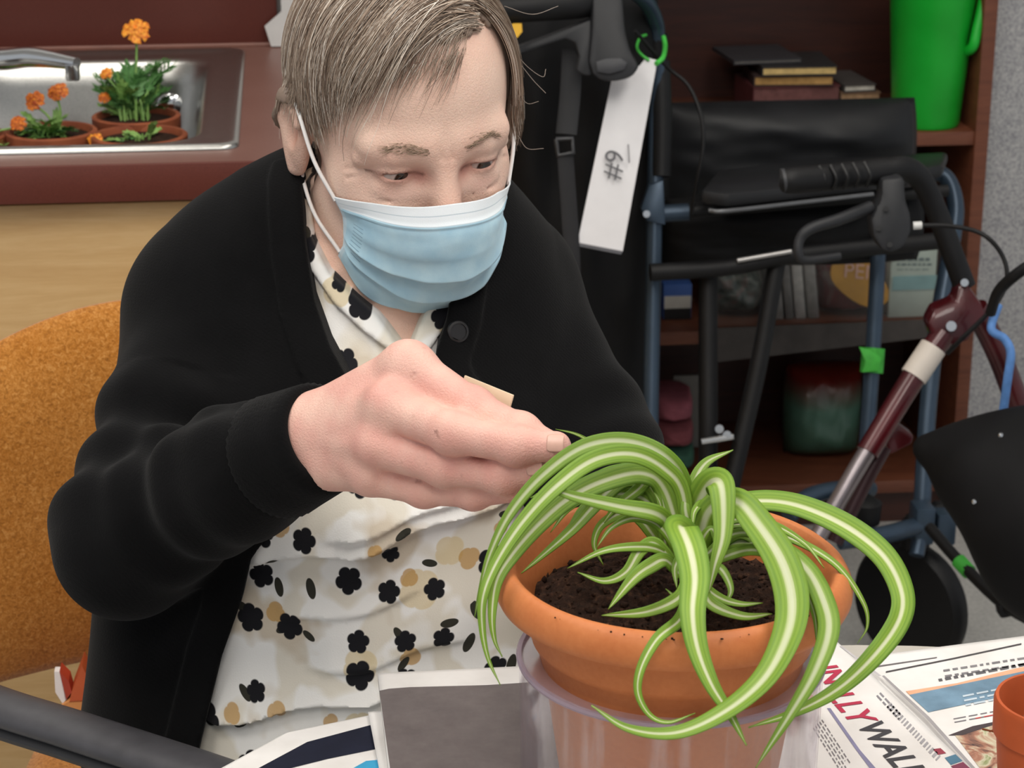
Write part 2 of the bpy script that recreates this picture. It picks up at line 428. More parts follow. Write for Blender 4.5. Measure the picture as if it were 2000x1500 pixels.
# faucet
e = thing('faucet', 'chrome faucet spout reaching over the sink from the left', 'faucet', RM(-.5, 2.97, CT+.006))
fz = P(150, 124, 2.66)
fb = RM(-.5, 2.972, CT+.004)
lathe('base', [(0, .05), (.018, .05), (.022, .045), (.024, .012), (.03, .004), (.03, 0)], fb, m_chrome, e, 32)
f1 = P(-20, 112, 2.72)
tube('spout', [fb+[0, 0, .045], fb+[.0, 0, .12], fb*.5+f1*.5+[0, 0, .04], f1, .5*(f1+fz)+[0, 0, .004], fz], [.014, .014, .014, .0145, .013, .008], m_chrome, e, 16, smooth=8)
lathe('aerator', [(0, 0), (.008, 0), (.009, .004), (.009, .02), (0, .02)], fz+[-.006, 0, -.021], m_chrome, e, 20)
tube('lever', [fb+[-.03, 0, .05], fb+[-.09, -.01, .075]], [.008, .006], m_chrome, e, 10)

# ---------------------------------------------------------------- marigolds in small pots
t = NT('terracotta_small'); t.p(t.ramp(t.noise(40, 4), [(.3, C('7c3b20')), (.7, C('96502e'))]), .75); m_terr2 = t.m
t = NT('soil'); v = t.noise(190, 5, rough=.7); t.p(t.ramp(v, [(.3, C('17100d')), (.55, C('33231b')), (.75, C('5c4130'))]), .95, spec=.15); t.bump(v, .8, .003); m_soil = t.m
t = NT('marigold_leaf'); t.p(t.ramp(t.noise(120, 3), [(.3, C('3c6a33')), (.7, C('5f9150'))]), .55); m_mleaf = t.m
t = NT('marigold_pale_leaf'); t.p(t.ramp(t.noise(120, 3), [(.3, C('6f9a4b')), (.7, C('8fb463'))]), .55); m_mleaf2 = t.m
t = NT('marigold_petal'); t.p(t.ramp(t.noise(260, 2), [(.35, C('c75a12')), (.5, C('ee8f1e')), (.7, C('f7b23a'))]), .6); m_petal = t.m
t = NT('marigold_petal_dark'); t.p(t.ramp(t.noise(260, 2), [(.35, C('a8400e')), (.55, C('d9731a')), (.75, C('f09a2c'))]), .6); m_petal2 = t.m
def frond(name, base, direc, L, mat, parent, pairs=9, lw=.0023, droop=.3, seed=0):
    rg = random.Random(seed); T = nrm(direc); side = nrm(np.cross(T, [0, 0, 1])+1e-6); V = []; F = []
    up = np.cross(side, T)
    def quad(p, d, l, w, nn):
        s = nrm(np.cross(d, nn)); b = len(V)
        V.extend([p, p+d*l*.35+s*w, p+d*l*.75+s*w*.7, p+d*l, p+d*l*.75-s*w*.7, p+d*l*.35-s*w]); F.append((b, b+1, b+2, b+3, b+4, b+5))
    pts = [np.asarray(base)+T*L*u+np.array([0, 0, -droop*L*u*u]) for u in np.linspace(0, 1, pairs+2)]
    st, sf = tube_geo(pts, .0009, 4); V.extend(list(st)); F.extend(sf)
    for i in range(1, pairs+2):
        p = pts[i]; l = L*.27*(1-.45*abs(i/(pairs+1)-.45))
        for s in (-1, 1):
            if i == pairs+1 and s > 0: break
            d = nrm(T*.75+side*s*(0 if i == pairs+1 else .85)+np.array([0, 0, rg.uniform(-.25, .25)])); quad(p, d, l*rg.uniform(.8, 1.15), lw*rg.uniform(.8, 1.2), up+.3*rg.uniform(-1, 1)*side)
    return mk(name, np.array(V), F, mat, parent, smooth=False)
def flower(c, axis, r, mat, parent, seed=0, n=9):
    rg = random.Random(seed); z = nrm(axis); x = nrm(np.cross(z, [.3, 1, .2])); y = np.cross(z, x); V = []; F = []
    for ring, (rr, hh, nn) in enumerate(((1, 0, n), (.72, .25, n-2), (.42, .42, n-4))):
        for k in range(nn):
            a = 2*math.pi*(k+.5*ring)/nn+rg.uniform(-.12, .12); d = x*math.cos(a)+y*math.sin(a); s = np.cross(z, d); l = r*rr*rg.uniform(.85, 1.12); w = l*.33+r*.08
            b = len(V); lift = z*r*hh
            V.extend([c+lift*.4, c+d*l*.5+s*w*.7+lift+z*r*.1, c+d*l+s*w*.75+lift-z*r*rg.uniform(0, .6), c+d*l*1.08+lift-z*r*.1, c+d*l-s*w*.75+lift-z*r*rg.uniform(0, .6), c+d*l*.5-s*w*.7+lift+z*r*.1])
            F.extend([(b, b+1, b+5), (b+1, b+2, b+3), (b+1, b+3, b+5), (b+3, b+4, b+5)])
    return mk('flower', np.array(V), F, mat, parent)
def mpot(px, py, w, label, seed, fronds, flowers, z=.83, h=.092, lmat=None, extra=None):
    c = PZ(px, py, z); d = (c-CP)@FW; r = w/FPX*d/2; base = c-[0, 0, h]; c = np.array(c)
    e = thing('potted_marigold', label, 'plant', base, 'marigold pots in the sink')
    lathe('pot', [(0, 0), (r*.68, 0), (r*.86, h*.74), (r*.97, h*.75), (r, h*.8), (r, h*.985), (r*.97, h), (r*.9, h), (r*.87, h*.96), (r*.84, h*.8), (r*.6, h*.2), (0, h*.2)], base, m_terr2, e, 36)
    lathe('soil', [(0, h*.95), (r*.4, h*.95), (r*.86, h*.91), (r*.8, h*.7), (0, h*.7)], base, m_soil, e, 24)
    rg = random.Random(seed); b0 = base+[0, 0, h*.93]
    fronds = [(fx+(rg.uniform(-14, 14) if j else 0), fy+(rg.uniform(-8, 12) if j else 0), L, pale) for (fx, fy, L, pale) in fronds for j in range(2)]
    for k, (fx, fy, L, pale) in enumerate(fronds):
        q = P(fx, fy, d+rg.uniform(-.03, .02)); st = b0+[rg.uniform(-.3, .3)*r, rg.uniform(-.3, .3)*r, 0]
        bs = st+(q-st)*.22; bs[2] = st[2]+(q[2]-st[2])*rg.uniform(.25, .6)
        tube('stem', [st, (st+bs)/2+[0, 0, .008], bs], .0014, m_mleaf2, e, 5)
        frond('leaf', bs, q-bs+[0, 0, .004], max(L, np.linalg.norm(q-bs)*1.1), m_mleaf2 if pale else m_mleaf, e, seed=seed*50+k)
    for k, (fx, fy, rr, dk) in enumerate(flowers):
        q = P(fx, fy, d-.01); st = b0+[rg.uniform(-.2, .2)*r, 0, 0]
        tube('stem', [st, st*.5+q*.5+[.004, 0, 0], q-[0, 0, rr*.6]], .0016, m_mleaf2, e, 6, smooth=4)
        lathe('calyx', [(0, -rr*1.1), (rr*.22, -rr), (rr*.36, -rr*.35), (rr*.3, rr*.05), (0, rr*.05)], q, m_mleaf2, e, 12)
        flower(q, [rg.uniform(-.2, .2), -.75, .7], rr, m_petal2 if dk else m_petal, e, seed*9+k)
    return e, b0, d, r
mpot(266, 224, 172, 'tall marigold with one large orange bloom, rear pot in the sink', 3,
     [(215, 150, .05, 0), (240, 130, .05, 0), (300, 115, .06, 0), (330, 105, .06, 0), (205, 175, .05, 0), (225, 195, .05, 0), (300, 150, .05, 0), (320, 165, .045, 0), (270, 140, .05, 0), (255, 170, .05, 1), (245, 205, .045, 0), (285, 190, .05, 1), (215, 215, .04, 1), (300, 205, .045, 0), (190, 140, .04, 0), (265, 120, .04, 0), (240, 160, .05, 1), (280, 170, .05, 0), (230, 180, .05, 1), (262, 200, .045, 0), (295, 180, .045, 0), (222, 130, .04, 0), (310, 130, .045, 0), (250, 110, .045, 0), (210, 160, .05, 1)],
     [(266, 58, .017, 0), (207, 142, .008, 0), (203, 190, .008, 1)])
mpot(272, 262, 188, 'marigold pot with broad pale leaves at the front right of the sink', 5,
     [(250, 272, .035, 1), (230, 268, .035, 0), (300, 240, .03, 1), (265, 268, .03, 1), (215, 275, .03, 1)], [(184, 272, .009, 0)], z=.828)
mpot(100, 254, 178, 'low marigold with two small orange blooms, left of the tall one', 8,
     [(60, 262, .04, 1), (90, 265, .04, 1), (120, 262, .04, 1), (135, 250, .04, 0), (50, 255, .04, 0), (75, 248, .035, 1), (105, 250, .035, 1), (95, 240, .035, 1), (40, 268, .04, 1), (118, 268, .04, 1), (68, 268, .04, 1), (45, 215, .025, 1), (30, 270, .035, 0), (112, 240, .035, 1), (80, 258, .04, 0), (128, 258, .035, 1), (56, 240, .035, 1)],
     [(68, 194, .013, 1), (111, 178, .0125, 1)], z=.828)
mpot(-62, 262, 150, 'marigold pot with orange-brown petals at the left picture edge', 13, [(0, 270, .03, 1), (-50, 250, .03, 0)], [(34, 240, .01, 1)], z=.826)

# ---------------------------------------------------------------- shelf unit in the niche
e = thing('shelf_unit', 'dark brown wooden shelf unit behind the walkers', 'shelf', RM(.76, 3.4, 0))
SXL, SXR, SF, SB = .42, 1.108, 3.27, 3.6
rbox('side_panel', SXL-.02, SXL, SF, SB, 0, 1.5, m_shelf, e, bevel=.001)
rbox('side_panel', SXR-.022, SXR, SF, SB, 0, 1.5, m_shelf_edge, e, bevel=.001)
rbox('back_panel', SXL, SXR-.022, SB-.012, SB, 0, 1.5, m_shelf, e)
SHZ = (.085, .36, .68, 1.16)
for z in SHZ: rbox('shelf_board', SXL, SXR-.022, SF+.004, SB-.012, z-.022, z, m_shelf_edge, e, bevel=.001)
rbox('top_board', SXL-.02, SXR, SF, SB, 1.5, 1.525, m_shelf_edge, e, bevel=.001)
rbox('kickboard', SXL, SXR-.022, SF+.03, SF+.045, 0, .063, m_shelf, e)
# ================================================================ table, papers, spider plant, chair
TZ = .74; TC = np.array([.25, .82, 0]); TR = .585
e = thing('round_table', 'round table spread with newspaper under the spider plant', 'table', TC)
lathe('table_top', [(0, TZ-.03), (TR-.006, TZ-.03), (TR, TZ-.026), (TR, TZ-.004), (TR-.004, TZ), (0, TZ)], TC, M('b9b4ab', .5, var=.05), e, 96)
lathe('pedestal', [(0, .03), (.05, .03), (.045, .06), (.045, TZ-.06), (.12, TZ-.031), (0, TZ-.031)], TC, M('2b2b2d', .4), e, 32)
for k in range(4):
    a = k*math.pi/2+.4; d = np.array([math.cos(a), math.sin(a), 0])
    tube('foot', [TC+[0, 0, .05]+d*.02, TC+d*.2+[0, 0, .04], TC+d*.42+[0, 0, .018]], [.026, .022, .016], M('2b2b2d', .4), e, 10, smooth=4)

t = NT('newsprint'); t.p(t.ramp(t.noise(25, 4), [(.3, C('d6d3d0')), (.7, C('e6e4e2'))]), .85, spec=.2); m_news = t.m
def ink(h, var=.1): return M(h, .8, spec=.2, var=var, vscale=60)
def sheet(name, pts, z, label, group=None, th=.0012, curl=None, n=40):
    """paper sheet from picture polygon corners (4) as a gently wavy grid"""
    q = [PZ(x, y, z) for x, y in pts]; u = np.linspace(0, 1, n)[:, None, None]; v = np.linspace(0, 1, n)[None, :, None]
    G = (1-u)*(1-v)*q[0]+u*(1-v)*q[1]+u*v*q[2]+(1-u)*v*q[3]
    if curl is not None: G[..., 2] += curl(u[..., 0], v[..., 0])
    o = grid(name, G, m_news); s = o.modifiers.new('thickness', 'SOLIDIFY'); s.thickness = th; s.offset = 0
    return tag(o, label, 'newspaper', group), G
def flat(name, pts, z, mat, parent, n=1, fz=None):
    """printed patch lying on a sheet: picture polygon on height z (or fz(x,y))"""
    V = [PZ(x, y, z) for x, y in pts]
    if fz: V = [np.array([v[0], v[1], z+fz(v)]) for v in V]
    return mk(name, V, [tuple(range(len(V)))], mat, parent, smooth=False)
def dashes(name, p0, p1, p2, rows, z, mat, parent, seed=0, lo=.25, hi=.9, th=.35):
    """unreadable body text: rows of dashes in the parallelogram p0->p1 (reading), p0->p2 (down)"""
    rg = random.Random(seed); a, b, c = [PZ(*q, z) for q in (p0, p1, p2)]; X, Y = b-a, c-a; V = []; F = []; L = np.linalg.norm(X); lh = 1/rows
    for r in range(rows):
        x = 0.; end = rg.uniform(.8, 1)
        while x < end:
            w = rg.uniform(lo, hi)*.012/L; w = min(w, end-x); k = len(V)
            for dx, dy in ((0, 0), (w, 0), (w, th), (0, th)): V.append(a+X*(x+dx)+Y*(r+dy)*lh)
            F.append((k, k+1, k+2, k+3)); x += w+.0022/L
    return mk(name, np.array(V), F, mat, parent, smooth=False)
# right-hand page with the blue banner (lies lowest)
zB = TZ+.003
cb = lambda u, v: .004*np.sin(u*5+1)*v+.006*np.exp(-((v-1)/.08)**2)*0
nB, _ = sheet('newspaper', [(1560, 1520), (2260, 1560), (2120, 1228), (1640, 1290)], zB, 'newspaper page with a blue banner advertisement beside the small clay pot', 'newspapers on the table')
flat('banner', [(1776, 1357), (1990, 1313), (2120, 1290), (2120, 1330), (1953, 1361), (1813, 1391)], zB+.0009, ink('6f8ba0', .2), nB)
flat('banner_stripe', [(1769, 1350), (1870, 1334), (1985, 1305), (2110, 1281), (2110, 1288), (1990, 1313), (1776, 1357)], zB+.0009, ink('dba787'), nB)
flat('rule_line', [(1730, 1311), (1860, 1285), (1995, 1256), (1995, 1259), (1860, 1288), (1730, 1314)], zB+.0009, ink('4b484a'), nB)
flat('rule_line', [(1700, 1302), (1830, 1283), (1830, 1285), (1700, 1305)], zB+.0009, ink('6a6668'), nB)
dashes('print', (1842, 1308), (2060, 1274), (1848, 1330), 2, zB+.0009, ink('7b797c'), nB, 3, .2, .6, th=.35)
dashes('print', (1832, 1326), (2040, 1288), (1836, 1336), 1, zB+.0009, ink('5c5b5e'), nB, 4, .2, .7, th=.5)
dashes('print', (1880, 1358), (2080, 1319), (1888, 1384), 3, zB+.0012, ink('b9c6d0'), nB, 5, th=.4)
dashes('print', (1862, 1403), (1960, 1385), (1866, 1416), 2, zB+.0009, ink('77757a'), nB, 6, th=.3)
dashes('print', (1905, 1402), (1952, 1393), (1906, 1404), 1, zB+.001, ink('c04a4a'), nB, 7, th=.9)
flat('photo_print', [(1862, 1432), (1955, 1410), (2060, 1400), (2060, 1520), (1915, 1502)], zB+.0009, (lambda t: (t.p(t.ramp(t.noise(38, 4, dist=2.5), [(.3, C('3a3436')), (.45, C('a5745f')), (.58, C('c8c2a8')), (.7, C('7f8c58')), (.85, C('d8b48f'))]), .8), t.m)[1])(NT('photo_print')), nB)
flat('photo_print', [(1852, 1436), (1900, 1418), (1950, 1408), (1952, 1412), (1880, 1436)], zB+.001, ink('4a4244'), nB)
# page with the large heading
zA = TZ+.0065
nA, _ = sheet('newspaper', [(1180, 1540), (1935, 1540), (1629, 1249), (1330, 1270)], zA, 'newspaper page headed WALK in dark capitals, right of the big pot', 'newspapers on the table')
a0, a1 = PZ(1598, 1298, zA+.0009), PZ(1800, 1519, zA+.0009); tx = nrm(a1-a0); ty = np.array([-tx[1], tx[0], 0])
def headline(s, px, py, size, mat, name='heading'): text(name, s, PZ(px, py, zA+.0009), tx, ty, size, mat, nA, bold=True)
headline('LLY', 1660, 1382, .027, ink('b23a52')); headline('IN', 1620, 1318, .027, ink('b23a52')); headline('WALK', 1742, 1466, .027, ink('47464a'))
flat('rule_line', [(1615, 1383), (1622, 1383), (1680, 1465), (1712, 1502), (1700, 1502), (1670, 1462)], zA+.0009, ink('8583a0'), nA)
flat('rule_line', [(1722, 1320), (1727, 1319), (1815, 1400), (1905, 1500), (1897, 1500), (1808, 1402)], zA+.0009, ink('9a9799'), nA)
flat('rule_line', [(1640, 1262), (1644, 1261), (1722, 1320), (1716, 1321)], zA+.0009, ink('b5b2b4'), nA)
dashes('print', (1606, 1405), (1668, 1500), (1585, 1425), 5, zA+.0009, ink('7d7a7e'), nA, 9, .2, .6, th=.4)
dashes('print', (1720, 1352), (1765, 1400), (1708, 1362), 2, zA+.0009, ink('86848a'), nA, 10, .3, .8, th=.45)
dashes('print', (1740, 1372), (1850, 1490), (1728, 1384), 1, zA+.0009, ink('9b999d'), nA, 11, .1, .25, th=.7)
flat('small_print_box', [(1822, 1463), (1837, 1461), (1848, 1471), (1832, 1474)], zA+.0009, ink('8c3f4c'), nA)
flat('small_print_box', [(1845, 1480), (1866, 1473), (1880, 1486), (1857, 1494)], zA+.0009, ink('4f7389'), nA)
flat('small_print_box', [(1857, 1496), (1881, 1488), (1900, 1505), (1870, 1510)], zA+.0009, ink('7e4358'), nA)
# left papers
zC = TZ+.003
nC, _ = sheet('newspaper', [(380, 1530), (800, 1530), (790, 1384), (560, 1432)], zC, 'newspaper with a dark navy picture at the edge of the blouse', 'newspapers on the table')
flat('navy_print', [(505, 1500), (600, 1449), (735, 1413), (738, 1462), (640, 1482), (560, 1502)], zC+.0009, ink('1d2030', .15), nC)
flat('cyan_print', [(690, 1500), (715, 1486), (760, 1482), (770, 1502)], zC+.0009, ink('3f9cc6'), nC)
zD = TZ+.006
nD, _ = sheet('newspaper', [(748, 1540), (1240, 1540), (1200, 1345), (719, 1392)], zD, 'thin grey newspaper edge under the folded taupe page', 'newspapers on the table')
zE = TZ+.012
nE, _ = sheet('newspaper', [(765, 1560), (1260, 1560), (1200, 1300), (738, 1322)], zE, 'folded newspaper with a plain taupe picture beside the clear tub', 'newspapers on the table', th=.006)
t = NT('taupe_print'); t.p(t.ramp(t.noise(30, 5, rough=.7), [(.3, C('5f5757')), (.7, C('726a69'))]), .75); 
flat('taupe_print', [(770, 1560), (1250, 1560), (1200, 1322), (950, 1338), (800, 1342), (760, 1345), (741, 1349)], zE+.0034, t.m, nE)

# ---------------------------------------------------------------- spider plant
PC = P(1315, 1095, 1.26); PC = np.array([PC[0], PC[1], TZ+.0155]); RZ = .915; PH = RZ-PC[2]
t = NT('terracotta_plastic'); n1 = t.noise(22, 4); n2 = t.noise(300, 3)
t.p(t.mix(.15, t.ramp(n1, [(.3, C('b96a3a')), (.7, C('c87a47'))]), t.ramp(n2, [(.3, C('ab6035')), (.7, C('d68d59'))])), .5, spec=.3); t.bump(n2, .06); m_pot = t.m
plant = thing('potted_spider_plant', 'spider plant with striped arching leaves in a large terracotta pot', 'plant', PC)
q = PH
lathe('pot', [(0, 0), (.060, 0), (.063, .004), (.0765, q-.062), (.0785, q-.058), (.0800, q-.05), (.0830, q-.0475), (.0840, q-.044), (.0862, q-.0245), (.0885, q-.0235), (.0990, q-.0225), (.1030, q-.0205), (.1048, q-.0165), (.1050, q-.0125), (.1040, q-.0075),
   (.1015, q-.0030), (.0985, q-.0005), (.0960, q), (.0940, q-.0012), (.0915, q-.006), (.0868, q-.018), (.0838, q-.026), (.0810, q-.045), (.058, .006), (0, .006)], PC, m_pot, plant, 128, ang=50)
nr, na = 46, 150
rr = np.linspace(0, 1, nr)[:, None]; aa = np.linspace(0, 2*math.pi, na, endpoint=False)[None]
X = rr*.0842*np.cos(aa); Y = rr*.0842*np.sin(aa)
pp = np.stack([X, Y, 0*X], -1).reshape(-1, 3)
Zs = (q-.027+.004*pn(pp, 60, 4)+.0028*pn(pp, 240, 5)+.0018*pn(pp, 700, 6)).reshape(X.shape)+.004*(1-rr**2)-.003*rr**6
g = np.stack([X, Y, Zs], -1)+PC; g[0] = g[0].mean(0)
soil = grid('soil', g, m_soil, plant, closed=True)
# clods on the soil
cl = []
ico = bmesh.new(); bmesh.ops.create_icosphere(ico, subdivisions=1, radius=1); IV = np.array([v.co[:] for v in ico.verts]); IF = [[v.index for v in f.verts] for f in ico.faces]; ico.free()
V = []; F = []
for k in range(900):
    r_ = .082*math.sqrt(npr.rand()); a_ = npr.rand()*6.28; s_ = .0007+.0022*npr.rand()**2.5
    i_ = int(r_/.0842*(nr-1)); z_ = Zs[i_, int(a_/6.2832*na) % na]
    b = len(V)*len(IV); V.append(IV*npr.uniform(.6, 1.3, 3)*s_*(1+.25*npr.normal(size=(len(IV), 1)))+PC+[r_*math.cos(a_), r_*math.sin(a_), z_]); F += [[b+x for x in f] for f in IF]
for k in range(22):
    a_ = R(npr.choice([-97, -60, -125, 150])+npr.normal()*14); rr_ = .1000+.0025*npr.rand(); s_ = .0003+.0007*npr.rand()**2; b = len(V)*len(IV)
    V.append(IV*npr.uniform(.6, 1.3, 3)*s_+PC+[rr_*math.cos(a_), rr_*math.sin(a_), q-.0022+.0004]); F += [[b+x for x in f] for f in IF]
o = mk('soil_crumbs', np.vstack(V), np.array(F), m_soil, plant); o['kind'] = 'stuff'
t = NT('spider_leaf'); sx = t.n('SeparateXYZ', i_Vector=t.uv()); nz = t.noise(26, 3)
mp = t.n('Mapping', i_Vector=t.uv()); mp.inputs['Scale'].default_value = (1.2, 26, 1); st = t.noise(3, 3, mp.outputs[0]); mp2 = t.n('Mapping', i_Vector=t.uv()); mp2.inputs['Scale'].default_value = (.8, 70, 1); st2 = t.noise(3, 2, mp2.outputs[0])
d = t.math('ABSOLUTE', t.math('MULTIPLY_ADD', sx.outputs[1], 2, -1))
ri = t.n('ObjectInfo').outputs['Random']
d2 = t.math('ADD', t.math('MULTIPLY', d, t.math('MULTIPLY_ADD', ri, -.45, 1.2)), t.math('ADD', t.math('MULTIPLY_ADD', st, .34, -.17), t.math('MULTIPLY_ADD', st2, .22, -.11)))
cst = t.ramp(d2, [(0, C('e9ead0')), (.17, C('dfe3b8')), (.25, C('a3be5c')), (.36, C('7ea32e')), (.5, C('93b53e')), (.62, C('6e9829')), (.8, C('89ad38')), (1, C('67912a'))])
col = t.mix(t.math('MULTIPLY', nz, .22), cst, C('a7c652')); col = t.mix(t.math('MULTIPLY', ri, .3), col, C('55831f'), 'MULTIPLY')
t.p(col, .38, spec=.4); t.bump(t.math('ADD', st, st2), .3, .0006)
tr = t.n('BsdfTranslucent'); t.set(tr.inputs[0], col); mx = t.n('MixShader'); mx.inputs[0].default_value = .22
t.t.links.new(t.b.outputs[0], mx.inputs[1]); t.t.links.new(tr.outputs[0], mx.inputs[2]); t.t.links.new(mx.outputs[0], t.out.inputs[0]); m_leaf = t.m
LS = random.Random(31)
def leaf(pts, w, tw=0., peak=.45, fold=.30, base=.5, tipp=2.0, n=9, parent=plant, upw=.45):
    A = cr([P(*p) for p in pts], n); m = len(A); s = np.linspace(0, 1, m)
    L = np.r_[0, np.cumsum(np.linalg.norm(np.diff(A, axis=0), axis=1))]; s = L/L[-1]
    T = nrm(np.gradient(A, axis=0)); vw = nrm(CP-A); nn = nrm(vw+np.array([0, 0, upw]))
    ang = tw if np.ndim(tw) == 0 else np.interp(s, np.linspace(0, 1, len(tw)), tw)
    S = nrm(np.cross(T, nn)); N = np.cross(S, T); ang = (np.broadcast_to(ang, (m,))+LS.uniform(.08, .2)*np.sin(s*LS.uniform(5, 9)+LS.uniform(0, 6)))[:, None]
    S, N = S*np.cos(ang)+N*np.sin(ang), N*np.cos(ang)-S*np.sin(ang)
    dep = (A-CP)@FW
    W2 = (w*1.22/FPX*dep/2)*(base+(1-base)*np.sin(np.clip(s/peak, 0, 1)*math.pi/2))*np.maximum(1-s**tipp, .02)**.8
    us = np.linspace(-1, 1, 9)
    G = A[:, None]+S[:, None]*(us[None, :, None]*W2[:, None, None])+N[:, None]*((np.abs(us)**1.05*fold*.9-.12*np.abs(us)**3)[None, :, None]*W2[:, None, None])
    return grid('leaf', G, m_leaf, parent, thick=.0006)
